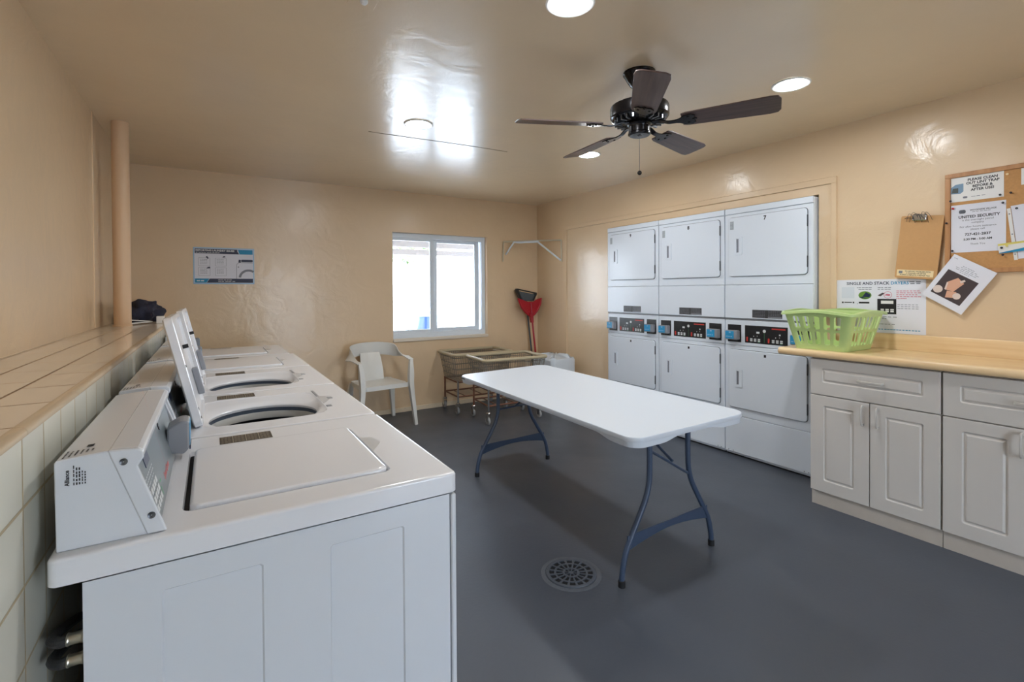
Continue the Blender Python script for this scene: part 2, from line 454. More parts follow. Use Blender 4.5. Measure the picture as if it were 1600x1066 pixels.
# ------------------------------------------------------------------ window
win = struct('window_1', (lambda b: (box(b, WX0, WX1, YB+.055, YB+.14, WZ1-.055, WZ1), box(b, WX0, WX1, YB+.055, YB+.14, WZ0+.0, WZ0+.06),
      box(b, WX0, WX0+.012, YB+.055, YB+.14, WZ0+.06, WZ1-.055), box(b, WX1-.045, WX1, YB+.055, YB+.14, WZ0+.06, WZ1-.055))[0])(new()), M_ALU, bevel=.003)
def sash(name, x0, x1, y0, y1, z0, z1, w):
    b = new()
    box(b, x0, x0+w, y0, y1, z0, z1); box(b, x1-w, x1, y0, y1, z0, z1)
    box(b, x0+w, x1-w, y0, y1, z0, z0+w*.7); box(b, x0+w, x1-w, y0, y1, z1-w*.6, z1)
    s = obj(name, b, M_ALU, win, bevel=.003)
    obj('window_pane', box(new(), x0+w*.8, x1-w*.8, (y0+y1)/2-.002, (y0+y1)/2+.002, z0+w*.4, z1-w*.4), M_GLASS, s, smooth=0)
    return s
s1 = sash('window_sash', WX0-.024, 2.20, YB+.065, YB+.092, WZ0+.058, WZ1-.053, .05)
s2 = sash('window_sash', 2.19, WX1-.06, YB+.1, YB+.127, WZ0+.058, WZ1-.053, .06)
b = new(); box(b, 2.165, 2.185, YB+.05, YB+.066, 1.65, 1.70); box(b, 2.165, 2.185, YB+.05, YB+.066, 1.12, 1.18)
obj('window_latch', b, M_ALU, win, bevel=.003)
obj('window_sill', box(new(), WX0-.003, WX1+.003, YB-.018, YB+.058, WZ0-.028, WZ0+.004), M_SILL, win, bevel=.004)

# ------------------------------------------------------------------ outdoors seen through the glass
struct('ground_outside', box(new(), -20, 30, YB+.2, 45, -.25, -.05), M_PATIO, smooth=0)
struct('ground_entry', box(new(), -20, 30, -30, YR-.15, -.25, -.05), M_PATIO, smooth=0)
b = new(); box(b, .5, 6.5, YB+.2, 7.7, 2.24, 2.30); box(b, .5, 6.5, 6.4, 6.46, 2.10, 2.24); box(b, .5, 6.5, 7.6, 7.7, 2.05, 2.24); box(b, .5, 6.5, 7.72, 7.8, 1.93, 2.02)
struct('patio_roof', b, M_BEAM, smooth=0)
def foliage(c, rx, ry, rz, n, seed, sc=.2):
    rnd = random.Random(seed); b = new()
    for _ in range(n):
        u = rnd.gauss(0, 1), rnd.gauss(0, 1), rnd.gauss(0, 1); L = math.sqrt(sum(a*a for a in u)); k = rnd.uniform(.6, 1)
        p = Vector((c[0]+u[0]/L*rx*k, c[1]+u[1]/L*ry*k, c[2]+u[2]/L*rz*k))
        q = Matrix.Rotation(rnd.uniform(0, 6.3), 3, 'Z') @ Matrix.Rotation(rnd.uniform(0, 3), 3, 'X')
        vs = [b.verts.new(p + q @ Vector(w)) for w in ((-sc, 0, 0), (0, -sc*.5, sc*.1), (sc, 0, 0), (0, sc*.5, sc*.1))]
        b.faces.new(vs)
    return b
t = thing('tree', 'pale green tree seen beyond the patio through the window', 'tree', (6.6, 19, -.05))
obj('crown', foliage((0, 0, 3.1), 1.3, 1.2, .6, 260, 3), M_LEAF, t, norm=False)
b = new(); tube(b, [(0, 0, 0), (.1, 0, 1.2), (0, 0, 2.6)], .14, 10); obj('trunk', b, M_BEAM, t)
t = thing('garden_fence', 'thin pale railing seen outside the window', 'fence', (4.5, 11.5, -.05))
b = new()
for k in range(46): box(b, -3+k*.13, -2.98+k*.13, -.01, .01, 0, 1.15)
obj('pickets', b, M_ALU, t, smooth=0)
b = new(); box(b, -3, 3, -.02, .02, 1.1, 1.15); box(b, -3, 3, -.02, .02, .1, .14); obj('rail', b, M_ALU, t, smooth=0)
t = thing('garden_pot', 'blue rounded pot outside the window', 'pot', (4.36, 11, -.05), None)
obj('pot_body', lathe(new(), [(.14, 0), (.20, .25), (.22, .5), (.17, .72), (.18, .78), (.14, .78), (.13, .6)], 24), mat('blue_glaze', srgb(14, 40, 78), .3), t)

# ------------------------------------------------------------------ downlights
LIGHTS = [(1.175, 1.47, 'recessed ceiling light cut by the top edge of the photo, left of the fan'),
          (2.65, 1.445, 'recessed ceiling light to the right of the fan, nearest the corkboard wall'),
          (2.605, 3.03, 'recessed ceiling light just beyond the fan blades, nearest the dryers'),
          (1.17, 3.047, 'recessed ceiling light in the bright window reflection on the ceiling')]
proto = None
for x, y, lab in LIGHTS:
    if proto is None:
        t = thing('recessed_light', lab, 'ceiling light', (x, y, ZC), group='recessed ceiling lights'); proto = t
        b = lathe(new(), [(.077, -.001), (.093, -.001), (.094, -.004), (.088, -.008), (.077, -.006)], 40, cap=False)
        obj('trim_ring', b, M_WHITE, t)
        obj('diffuser', lathe(new(), [(.0775, -.005), (.04, -.0058), (.001, -.006)], 40, cap=False), M_LAMP, t)
    else:
        c = copy_tree(proto, None, lab); c.location = (x, y, ZC)
t = thing('ceiling_knob', 'small round knob on the ceiling at the top left of the photo centre', 'ceiling fitting', (.50, 1.85, ZC))  # round knob on a square plate, purpose unknown
obj('plate', box(new(), -.05, .05, -.05, .05, -.004, 0), M_CEIL, t, bevel=.002)
obj('knob', lathe(new(), [(.014, -.004), (.014, -.014), (.009, -.02), (.001, -.021)], 20, cap=False), M_WHITE, t)

# ================================================================== WASHERS
def washer(label, open_lid, hoses=False):
    t = thing('washing_machine', label, 'washing machine', (0, 0, 0), group='top-loading washers along the tiled ledge')
    O = (-.13, -.33, 0)
    # body with two pressed panels on the near side
    b = new(); x0, x1, y0, y1, z0, z1 = -.185, .474, .006, .654, .02, .854
    P = [(-.079, .082), (.205, .364)]; holes = []
    b2 = new()
    for a, c in P:
        o_ = rrect(a, c, .09, .807, .004, 1); i_ = rrect(a+.003, c-.003, .093, .804, .004, 1)
        loops(b2, [[(x, z, 0) for x, z in o_], [(x, z, -.004) for x, z in i_]], False, True); holes.append(o_)
    holed(b2, [(x0, z0), (x1, z0), (x1, z1), (x0, z1)], holes, 0)
    bmesh.ops.transform(b2, matrix=Matrix(((1, 0, 0, 0), (0, 0, -1, y0), (0, 1, 0, 0), (0, 0, 0, 1))), verts=b2.verts)
    merge(b, b2)
    vs = [b.verts.new(p) for p in ((x0,y0,z0),(x1,y0,z0),(x1,y1,z0),(x0,y1,z0),(x0,y0,z1),(x1,y0,z1),(x1,y1,z1),(x0,y1,z1))]
    for f in ((3,2,1,0),(1,2,6,5),(2,3,7,6),(3,0,4,7)): b.faces.new([vs[i] for i in f])
    bmesh.ops.remove_doubles(b, verts=b.verts, dist=1e-5)
    obj('cabinet_body', b, M_ENAMEL, t, O, smooth=30)
    b = box(new(), .477, .4905, .003, .657, .03, .853)
    obj('front_panel', b, M_ENAMEL, t, O, bevel=.004)
    # top deck
    X0, X1, Y0, Y1, ZD = -.229, .492, 0, .659, .904
    outer = rrect(X0, X1, Y0, Y1, .014, 4)
    def ro(ins, z): return [(x, y, z) for x, y in rrect(X0+ins, X1-ins, Y0+ins, Y1-ins, .014, 4)]
    b = new()
    loops(b, [ro(.003, .857), ro(0, .860), ro(0, ZD-.006), ro(.0018, ZD-.0018), ro(.006, ZD), ro(.012, ZD)], not open_lid, False)
    o_in = [(x, y) for x, y, z in ro(.012, ZD)]
    n = 48
    def around(px0, px1, py0, py1, r):
        # rounded rect resampled by angle so it bridges to a circle
        cx, cy = (px0+px1)/2, (py0+py1)/2; out = []
        for k in range(n):
            a = 2*pi*k/n+pi/n; dx, dy = cos(a), sin(a); hx, hy = (px1-px0)/2, (py1-py0)/2
            e = 7; s = (abs(dx/hx)**e+abs(dy/hy)**e)**(-1/e); out.append((cx+dx*s, cy+dy*s))
        return out
    if open_lid:
        pk = around(-.042, .362, .095, .53, .03)
        holed(b, o_in, [pk], ZD)
        cx, cy, r = .165, .27, .175
        def C(rr, z, sxx=1): return [(cx+rr*sxx*cos(2*pi*k/n+pi/n), cy+rr*sin(2*pi*k/n+pi/n), z) for k in range(n)]
        pin = around(-.036, .356, .10, .522, .03)
        mid = [(a_*.5+cx*.5+.5*(r+.012)*cos(2*pi*k_/n+pi/n), c_*.5+cy*.5+.5*(r+.012)*sin(2*pi*k_/n+pi/n)) for k_, (a_, c_) in enumerate(around(-.030, .350, .105, .50, .05))]
        loops(b, [[(x, y, ZD) for x, y in pk], [(x, y, ZD-.004) for x, y in pin], [(x, y, ZD-.009) for x, y in mid], C(r+.006, ZD-.017), C(r, ZD-.024), C(r+.002, ZD-.032)], False, False)
    else:
        pk = rrect(-.052, .366, .093, .523, .022, 4)
        holed(b, o_in, [pk], ZD)
        pin = rrect(-.050, .364, .095, .521, .022, 4)
        loops(b, [[(x, y, ZD) for x, y in pk], [(x, y, ZD-.012) for x, y in pin]], False, True)
    deck = obj('top_deck', b, M_ENAMEL2, t, O, smooth=50)
    # thumb recess as a flat patch with its shade painted grey; strike marks
    b = new(); prism(b, [(.366, .255), (.405, .325), (.398, .385), (.366, .40)], ZD-.0005, ZD+.0006)
    obj('thumb_recess_shade', b, mat('recess_shade_grey', srgb(190, 190, 190), .3) if 'recess_shade_grey' not in bpy.data.materials else bpy.data.materials['recess_shade_grey'], deck, O)
    if open_lid:
        for (a, c, d, e) in ((.363, .374, .40, .53), (.395, .414, .33, .36), (.366, .384, .19, .215)):
            obj('lid_strike', box(new(), a, c, d, e, ZD-.003, ZD+.0015), M_READER, deck, O, bevel=.001)
        cx, cy = .165, .27
        b = lathe(new(), [(.184, ZD-.026), (.183, .848)], 48, (cx, cy, 0), cap=False)
        obj('tub_gap_shade', b, mat_once('blue_grey_gap_shade', srgb(84, 96, 112), .5), t, O)  # shade of the gap under the lip, painted as a blue-grey band
        b = lathe(new(), [(.183, .855), (.178, .858), (.173, .853), (.168, .840), (.168, .834)], 48, (cx, cy, 0), cap=False)
        obj('balance_ring', b, mat_once('grey_white_ring', srgb(176, 176, 172), .4), t, O)
        b = lathe(new(), [(.168, .834), (.20, .828), (.24, .80), (.24, .45), (.20, .42), (.02, .42)], 48, (cx, cy, 0), cap=False)
        obj('wash_tub', b, mat_once('dark_tub_shade', srgb(48, 50, 56), .5, metal=.3), t, O)  # dark colour paints in the shade inside the tub
        b = lathe(new(), [(.13, .43), (.10, .46), (.055, .54), (.045, .66), (.05, .70), (.03, .72), (.001, .725)], 32, (cx, cy, 0), cap=False)
        obj('agitator', b, M_AGI, t, O)
    # lid
    lid_pts = rrect(-.041, .344, .064, .49, .016, 5)
    if not open_lid:
        # free corners of the lid
        def ins(d): return rrect(-.040+d, .358-d, .099+d, .517-d, .02, 5)
        b = new(); loops(b, [[(x, y, ZD-.008) for x, y in ins(0)], [(x, y, ZD+.003) for x, y in ins(0)], [(x, y, ZD+.0065) for x, y in ins(.003)], [(x, y, ZD+.0072) for x, y in ins(.008)]])
        lid = obj('lid', b, M_ENAMEL2, t, O, smooth=50)
        b = box(new(), -.0498, -.041, .105, .51, ZD-.0115, ZD-.0105)
        obj('hinge_gap_shade', b, M_DARK, deck, O)  # dark strip painted in for the shade behind the lid
    else:
        W0, W1, LL = .099, .517, .357
        b = new()
        # built lying closed with the hinge at x=0, then swung open
        def rg(ins, z): return [(x, y, z) for x, y in rrect(0+ins, LL-ins, W0+ins, W1-ins, .022, 5)]
        loops(b, [rg(.006, .0205), rg(0, .016), rg(0, -.004), rg(.004, -.006), rg(.014, -.006), rg(.018, .003)], True, True)
        rot = Matrix.Translation((-.028, 0, ZD+.004)) @ Matrix.Rotation(radians(-103), 4, 'Y')
        bmesh.ops.transform(b, matrix=rot, verts=b.verts)
        lid = obj('lid', b, M_ENAMEL2, t, O, smooth=50)
        for (a, d) in ((.03, .107), (.06, .1065), (.2, .1055), (.24, .35)):
            b = lathe(new(), [(.0045, -.0075), (.0045, -.0062)] if d < .2 else [(.007, -.014), (.007, .003)], 12, (a, d, 0))
            bmesh.ops.transform(b, matrix=rot, verts=b.verts)
            obj('lid_screw', b, M_BLACK, lid, O)
        b = box(new(), .045, .145, .44, .485, -.018, .003)
        bmesh.ops.transform(b, matrix=rot, verts=b.verts)
        obj('lid_switch_cover', b, M_READER, lid, O, bevel=.004)
    # instruction sticker
    b = box(new(), .018, .152, .546, .622, ZD, ZD+.0006)
    st = obj('instruction_sticker', b, M_LABEL_DK, t, O, smooth=0, label='dark brown sticker with four small instruction boxes')
    b = new()
    for k in range(4):
        x = .0195+k*.0335
        for j in range(6): bars(b, x+.002, x+.028, .553+j*.0122, .0032, ZD+.0009, 3, seed=k)
        if k < 3: flat(b, x+.0305, x+.0325, .547, .621, ZD+.0009)
    obj('sticker_print', b, M_LABEL_LT, st, O, smooth=0)
    # control hood
    H0, H1 = .022, .637
    prof = [(-.221, ZD), (-.222, 1.052), (-.219, 1.056), (-.154, 1.0615), (-.150, 1.0605), (-.146, 1.05), (-.098, ZD)]
    b = new(); prism(b, prof, H0+.004, H1-.004, 'y')
    hood = obj('control_hood', b, M_ENAMEL, t, O, smooth=30, bevel=.002)
    fr = [(-.152, 1.0625), (-.112, 1.0600), (-.104, 1.054), (-.103, 1.043), (-.112, 1.028), (-.071, ZD+.001), (-.100, ZD+.001), (-.149, 1.050)]
    b = new(); prism(b, fr, H0, H0+.010, 'y'); prism(b, fr, H1-.010, H1, 'y')
    # top visor between the end caps
    prism(b, [(-.152, 1.0625), (-.112, 1.0600), (-.104, 1.054), (-.103, 1.043), (-.109, 1.040), (-.116, 1.050), (-.149, 1.050)], H0+.010, H1-.010, 'y')
    obj('console_bezel', b, M_ENAMEL, t, O, smooth=30, bevel=.0025)
    # slanted panel plane
    pa, pb = Vector((-.121, 0, 1.045)), Vector((-.083, 0, ZD+.004))
    d = (pb-pa); L = d.length; d.normalize(); nrm = Vector((-d.z, 0, d.x)); 
    if nrm.x < 0: nrm = -nrm
    # panel local frame: u = +Y, v = up the slope, n = out
    PM = Matrix(((0, -d.x, nrm.x, pb.x), (1, 0, 0, 0), (0, -d.z, nrm.z, pb.z), (0, 0, 0, 1)))
    def onp(b): bmesh.ops.transform(b, matrix=PM, verts=b.verts); return b
    b = onp(box(new(), H0+.012, H1-.012, 0, L, -.01, 0))
    pan = obj('control_panel', b, M_PANELGREY, t, O, smooth=0)
    b = new()
    for i in range(5):
        for j in range(3): flat(b, .052+i*.0235, .052+i*.0235+.018, .012+j*.0175, .012+j*.0175+.0125, .0008)
    for i in range(3): flat(b, .12+i*.016, .13+i*.016, .098, .101, .0008)
    bars(b, .06, .17, .075, .002, .0008, 8, seed=1); bars(b, .06, .17, .083, .002, .0008, 7, seed=2)
    bars(b, .065, .16, .067, .0015, .0008, 6, seed=3)
    obj('keypad', onp(b), M_KEY, pan, O, smooth=0, label='white keypad buttons')
    b = onp(box(new(), .105, .165, .094, .118, .0002, .0012)); obj('display', b, M_BLUE_DARK, pan, O, smooth=0, label='dark blue display')
    b = new(); text(b, 'Speed Queen', .020, .30, .020, .001, bold=.02, shear=.3); obj('maker_lettering', onp(b), M_REDLOGO, pan, O, smooth=0, label='red script lettering', norm=False)
    b = new(); flat(b, .172, .178, .012, .03, .0009); flat(b, .18, .20, .036, .040, .0009); obj('green_marks', onp(b), M_GREEN_LED, pan, O, smooth=0)
    b = new(); lathe(b, [(.009, 0), (.009, .002)], 16, (.40, .105, 0)); obj('key_lock', onp(b), M_BLACK, pan, O)
    # card reader
    b = new(); prism(b, [(.0, .012), (.0, .076), (.03, .092), (.048, .088), (.048, .02), (.036, .006)], .455, .53, 'y')
    # (x = out, z = height above deck) placed in front of the panel
    bmesh.ops.translate(b, vec=(-.098, 0, ZD+.008), verts=b.verts)
    rd = obj('card_reader', b, M_READER, t, O, bevel=.005, smooth=40, label='grey card reader box')
    b = box(new(), -.0505, -.0488, .462, .523, ZD+.032, ZD+.092); obj('reader_face', b, M_CYAN, rd, O, label='cyan face label')
    b = box(new(), -.0505, -.0478, .46, .525, ZD+.024, ZD+.034); obj('card_slot', b, M_BLUE_DARK, rd, O)
    # screws in the near and far end caps
    for yy in (H0, H1):
        for (sx_, sz_) in ((-.131, 1.040), (-.093, .938)):
            s = -1 if yy == H0 else 1
            b = lathe(new(), [(.006, yy), (.006, yy+s*.0018), (.003, yy+s*.001), (.001, yy+s*.001)], 16, (sx_, 0, sz_), 'y', cap=False)
            obj('cap_screw', b, M_SCREW, hood, O)
    # printed rating plate text on the hood side and top
    b = new()
    bt = new(); text(bt, 'Alliance', .0125, 0, 0, 0, 'LEFT', .03); 
    for i, (w, h) in enumerate(((.052, .0022), (.046, .003), (.046, .003), (.036, .0022), (.034, .0026))): bars(bt, 0, w, -.009-i*.0055, h, 0, 5, seed=i)
    # rotate so the lines run upward on the near side
    bmesh.ops.transform(bt, matrix=Matrix.Translation((-.203, H0+.0034, 1.012)) @ Matrix.Scale(.66, 4) @ Matrix(((0, -1, 0, 0), (0, 0, -1, 0), (1, 0, 0, 0), (0, 0, 0, 1))), verts=bt.verts)
    merge(b, bt)
    obj('side_print', b, M_PRINT, hood, O, smooth=0, norm=False, label='black rating print on the near side'); b = new()
    bt = new(); zt = 1.0585
    for i in range(6): bars(bt, .03+i*.004, .075-i*.002, -.212+i*.007, .0028, 0, 5, seed=i+9)
    flat(bt, .082, .098, -.190, -.180, 0)
    bmesh.ops.transform(bt, matrix=Matrix(((0, 1, 0, 0), (1, 0, 0, 0), (0, 0, 1, 0), (0, 0, 0, 1))), verts=bt.verts)
    for v in bt.verts: v.co.z = 1.0563+(v.co.x+.219)*.0846+.0006
    merge(b, bt)
    obj('top_print', b, M_PRINT, hood, O, smooth=0, norm=False, label='black print on top')
    # feet
    for fx in (-.15, .45):
        for fy in (.04, .62):
            obj('foot', lathe(new(), [(.02, 0), (.02, .008), (.008, .01), (.008, .03)], 16, (fx, fy, 0)), M_BLACK, t, O)
    if hoses:
        for i, z in enumerate((.752, .716)):
            h = new(); tube(h, smooth_path([(-.206, .034, z), (-.222, .04, z-.004), (-.236, .07, z-.012), (-.240, .15, z-.04), (-.241, .3, z-.1)]), .009, 10)
            hs = obj('supply_hose', h, M_HOSE, t, O)
            obj('hose_fitting', lathe(new(), [(.010, -.186), (.011, -.190), (.0095, -.193), (.0095, -.206), (.011, -.209), (.009, -.211)], 20, (0, .034, z), 'x'), M_BRASS, hs, O)
    return t

WY, WP = 1.049, .6676
w1 = washer('nearest white top-load washer, lid closed, its grey keypad console and side panel in view', False, True)
w2 = washer('white top-load washer with open lid, directly behind the nearest washer', True)
wash = [w1, w2, copy_tree(w2, None, 'middle white top-load washer of the five, lid open, third from the camera'),
        None, None]
w4 = washer('white top-load washer with closed lid, just beyond the two open ones', False)
wash[3] = w4; wash[4] = copy_tree(w4, None, 'farthest white top-load washer, lid closed, at the far end of the row')
for k, w in enumerate(wash): w.location = (.13-(.022 if k == 4 else 0), WY+k*WP+.33, 0)

# ================================================================== DRYERS
def dryer(num_up, num_low, label):
    t = thing('stacked_dryer', label, 'tumble dryer', (0, 0, 0), group='stacked dryers in the right wall')
    W = .3405
    cab = obj('cabinet', box(new(), -W, W, .012, 1.972, -.68, -.012), M_DRYER, t, bevel=.004)
    def plate(name, v0, v1, n1, m=M_DRYER, parent=t, w=W, r=.004, bev=.003):
        b = new(); prism(b, rrect(-w, w, v0, v1, r, 3), -.012, n1); return obj(name, b, m, parent, bevel=bev)
    plate('top_cap', 1.929, 1.975, .004, bev=.006)
    plate('upper_front', 1.366, 1.926, .001)
    plate('lint_panel', 1.101, 1.363, .0045, bev=.005)
    plate('control_fascia', .888, 1.085, -.001)
    plate('lower_front', .327, .884, .001)
    kp = plate('kick_panel', .03, .324, .002)
    obj('toe_gap_shade', box(new(), -W+.005, W-.005, 0, .012, -.5, -.02), M_BLACK, t)  # black block stands in for the shade under the dryer
    b = new()
    for x in (-.31, -.27, .28, .31): lathe(b, [(.004, 0), (.004, .0035)], 10, (x, .042, 0))
    obj('kick_screw', b, M_PRINTG, kp)
    b = box(new(), -W, W, 1.0865, 1.0995, -.012, -.004); obj('fascia_lip', b, M_READER, t)
    def door(v0, v1, name, num):
        g = new(); prism(g, rrect(-.306, .306, v0-.003, v1+.003, .026), 0, .0018)
        gk = obj('door_gap_shade', g, M_GAP_HINGE, t)  # dark rim painted in for the shade of the gap round the door
        b = new(); prism(b, rrect(-.3025, .3025, v0, v1, .023), .001, .0135)
        d = obj(name, b, M_DRYER, t, bevel=.004, seg=3)
        # pull: raised frame; a grey strip paints the shade in its finger recess
        hv = (v0+v1)/2
        b = new(); o_ = rrect(-.246, -.184, hv-.066, hv+.078, .006, 2); i_ = rrect(-.232, -.200, hv-.05, hv+.064, .003, 2)
        holed(b, o_, [i_], .0185); 
        loops(b, [[(x, y, .0135) for x, y in o_], [(x, y, .0185) for x, y in o_]], False, False)
        loops(b, [[(x, y, .0185) for x, y in i_], [(x, y, .0137) for x, y in i_]], False, True)
        h = obj('door_pull', b, M_DRYER, d)
        obj('finger_recess_shade', box(new(), -.231, -.215, hv-.045, hv+.06, .0138, .0142), M_PRINTG, h, smooth=0)
        for hvv in (v0+.09, v1-.09):
            obj('hinge', box(new(), .3015, .3075, hvv-.04, hvv+.04, .0, .0125), M_GAP_HINGE, d, bevel=.002)
        b = new()
        if num: text(b, num, .042, 0, v1-.046, .0142, bold=.04)
        else: flat(b, -.009, .009, v1-.038, v1-.018, .0142)
        obj('number_decal', b, M_PRINT, d, smooth=0, norm=False, label='black number decal')
        return d
    d1 = door(1.433, 1.899, 'upper_door', num_up)
    b = new(); flat(b, -.288, -.255, 1.805, 1.87, .0141); 
    st = obj('door_sticker', b, mat('pale_sticker', srgb(176, 184, 190), .5) if 'pale_sticker' not in bpy.data.materials else bpy.data.materials['pale_sticker'], d1, smooth=0)
    b = new()
    for j in range(6): bars(b, -.285, -.259, 1.81+j*.010, .004, .0145, 2, seed=j)
    obj('sticker_print', b, M_PRINTG, st, smooth=0)
    door(.393, .853, 'lower_door', num_low)
    # warning plate on the lint panel
    b = new(); flat(b, -.106, .126, 1.112, 1.172, .0052)
    wp = obj('warning_plate', b, mat('charcoal_plate', srgb(58, 58, 60), .4) if 'charcoal_plate' not in bpy.data.materials else bpy.data.materials['charcoal_plate'], t, smooth=0, label='dark warning plate with fine print')
    b = new()
    for j in range(5): bars(b, -.10, .0, 1.118+j*.011, .003, .0056, 7, seed=j); bars(b, .02, .12, 1.122+j*.0105, .003, .0056, 6, seed=j+5)
    flat(b, .018, .122, 1.114, 1.124, .0058)
    obj('plate_print', b, M_PRINTG, wp, smooth=0)
    # control modules
    kpn = obj('keypad_panel', box(new(), -.170, .163, .915, 1.05, -.001, .0015), M_BLACK, t, bevel=.001)
    b = new()
    for s in (0, .172):
        for i in range(3):
            for j in range(2): flat(b, -.126+s+i*.031, -.106+s+i*.031, .928+j*.013, .938+j*.013, .0022)
        flat(b, -.10+s, -.094+s, .965, .972, .0022); flat(b, -.07+s, -.066+s, .968, .974, .0022)
    flat(b, -.075, -.05, .99, 1.005, .0022); flat(b, .10, .112, .985, .996, .0022)
    lathe(b, [(.012, .0015), (.012, .0024)], 12, (-.012, 1.012, 0))
    obj('keypad_button', b, M_KEY, kpn, smooth=0, label='white keypad buttons')
    b = new()
    for s in (0, .172):
        prism(b, rrect(-.157+s, -.144+s, .925, .96, .004, 3), .0015, .0023)
    flat(b, .045, .148, 1.028, 1.037, .0022)
    obj('red_keypad_mark', b, M_REDLOGO, kpn, smooth=0)
    b = new()
    for s in (0, .172): flat(b, -.064+s, -.046+s, .925, .928, .0024)
    flat(b, -.013, -.0115, .922, .995, .0022)
    obj('grey_keypad_mark', b, M_GREEN_LED, kpn, smooth=0)
    for s, (a, c) in enumerate(((-.318, -.202), (.197, .313))):
        r = obj('card_reader_bay', box(new(), a, c, .913, 1.05, -.001, .0015), M_BLACK, t, bevel=.001)
        bb = obj('card_reader', box(new(), a+.004, c-.008, .932, 1.005, .001, .045), M_READER, r, bevel=.006)
        obj('reader_face', box(new(), a+.008, c-.034, .94, 1.0, .0445, .046), M_CYAN, bb, bevel=.0005, label='cyan reader face')
        b = new(); flat(b, a+.04, a+.056, .985, .995, .0465); bars(b, a+.015, c-.04, .957, .006, .0465, 3)
        obj('reader_print', b, M_SKYB, bb, smooth=0)
    return t
DX = 3.555
for k, (u, l, lab) in enumerate((('7', '', 'stacked white dryer numbered 7, nearest the counter and partly behind the green basket'),
                                 ('8', '', 'stacked white dryer in the middle of the three'),
                                 ('9', '', 'stacked white dryer farthest from the counter, nearest the window corner'))):
    d = dryer(u, l, lab); d.rotation_euler = RIGHT.to_euler(); d.location = (DX, 1.781+.344+k*.6884, 0)

# ================================================================== FOLDING TABLE
TZ = .717; TC = Vector((1.905, 2.365))
t = thing('folding_table', 'long white plastic folding table with dark blue-grey legs in the middle of the room', 'table', (TC.x, TC.y, 0), (0, 0, radians(-2.0)))
TT = Matrix.Translation((0, 0, TZ)) @ Matrix.Rotation(radians(-1.5), 4, 'Y') @ Matrix.Translation((0, 0, -TZ))
hw, hl = .376, .918
def tr(ins, z, r=.075): return [(x, y, z) for x, y in rrect(-hw+ins, hw-ins, -hl+ins, hl-ins, r-ins, 8)]
b = new()
loops(b, [tr(.03, TZ-.010), tr(.012, TZ-.022), tr(.002, TZ-.024), tr(0, TZ-.018), tr(0, TZ-.006), tr(.002, TZ-.002), tr(.007, TZ)], True, True)
bmesh.ops.transform(b, matrix=TT, verts=b.verts)
top = obj('tabletop', b, M_TABLE, t, smooth=40)
# skirt: hangs under the top and is cut up in arches at each end
path = []
def skirt_depth(x, y):
    # deeper at the corners, shallow arch in the middle of the short ends, thinner along the long sides
    if abs(y) > hl-.08: return .048 if abs(x) > .16 else .030
    return .048 if abs(y) > hl-.20 else .030
pts = []
base = rrect(-hw+.005, hw-.005, -hl+.005, hl-.005, .07, 8)
for i, (x, y) in enumerate(base):
    x2, y2 = base[(i+1) % len(base)]; L = math.hypot(x2-x, y2-y); n = max(1, int(L/.02))
    for k in range(n): pts.append((x+(x2-x)*k/n, y+(y2-y)*k/n))
dep = [skirt_depth(x, y) for x, y in pts]
for _ in range(3): dep = [(dep[i-1]+dep[i]+dep[(i+1) % len(dep)])/3 for i in range(len(dep))]
def ring(s, zf): return [(x*s, y*(1-(1-s)*.4), zf(i)) for i, (x, y) in enumerate(pts)]
b = new(); loops(b, [ring(1, lambda i: TZ-.019), ring(.996, lambda i: TZ-dep[i]), ring(.972, lambda i: TZ-dep[i]), ring(.972, lambda i: TZ-.012)], False, False)
bmesh.ops.transform(b, matrix=TT, verts=b.verts)
obj('skirt', b, M_TABLE, top, smooth=60)
obj('side_rail', (lambda b: (tube(b, [(-.33, -.72, TZ-.042), (-.33, .72, TZ-.03)], .012, 8), tube(b, [(.33, -.72, TZ-.03), (.33, .72, TZ-.03)], .012, 8))[0])(new()), M_TABLELEG, t)
obj('underside_latch', (lambda b: bmesh.ops.transform(b, matrix=TT, verts=b.verts) or b)(box(new(), -hw-.001, -hw+.004, .80, .86, TZ-.017, TZ-.010)), M_PRINT, top)
rz = Matrix.Rotation(radians(2.0), 3, 'Z')
def loc(x, y): v = rz @ Vector((x-TC.x, y-TC.y, 0)); return v.x, v.y
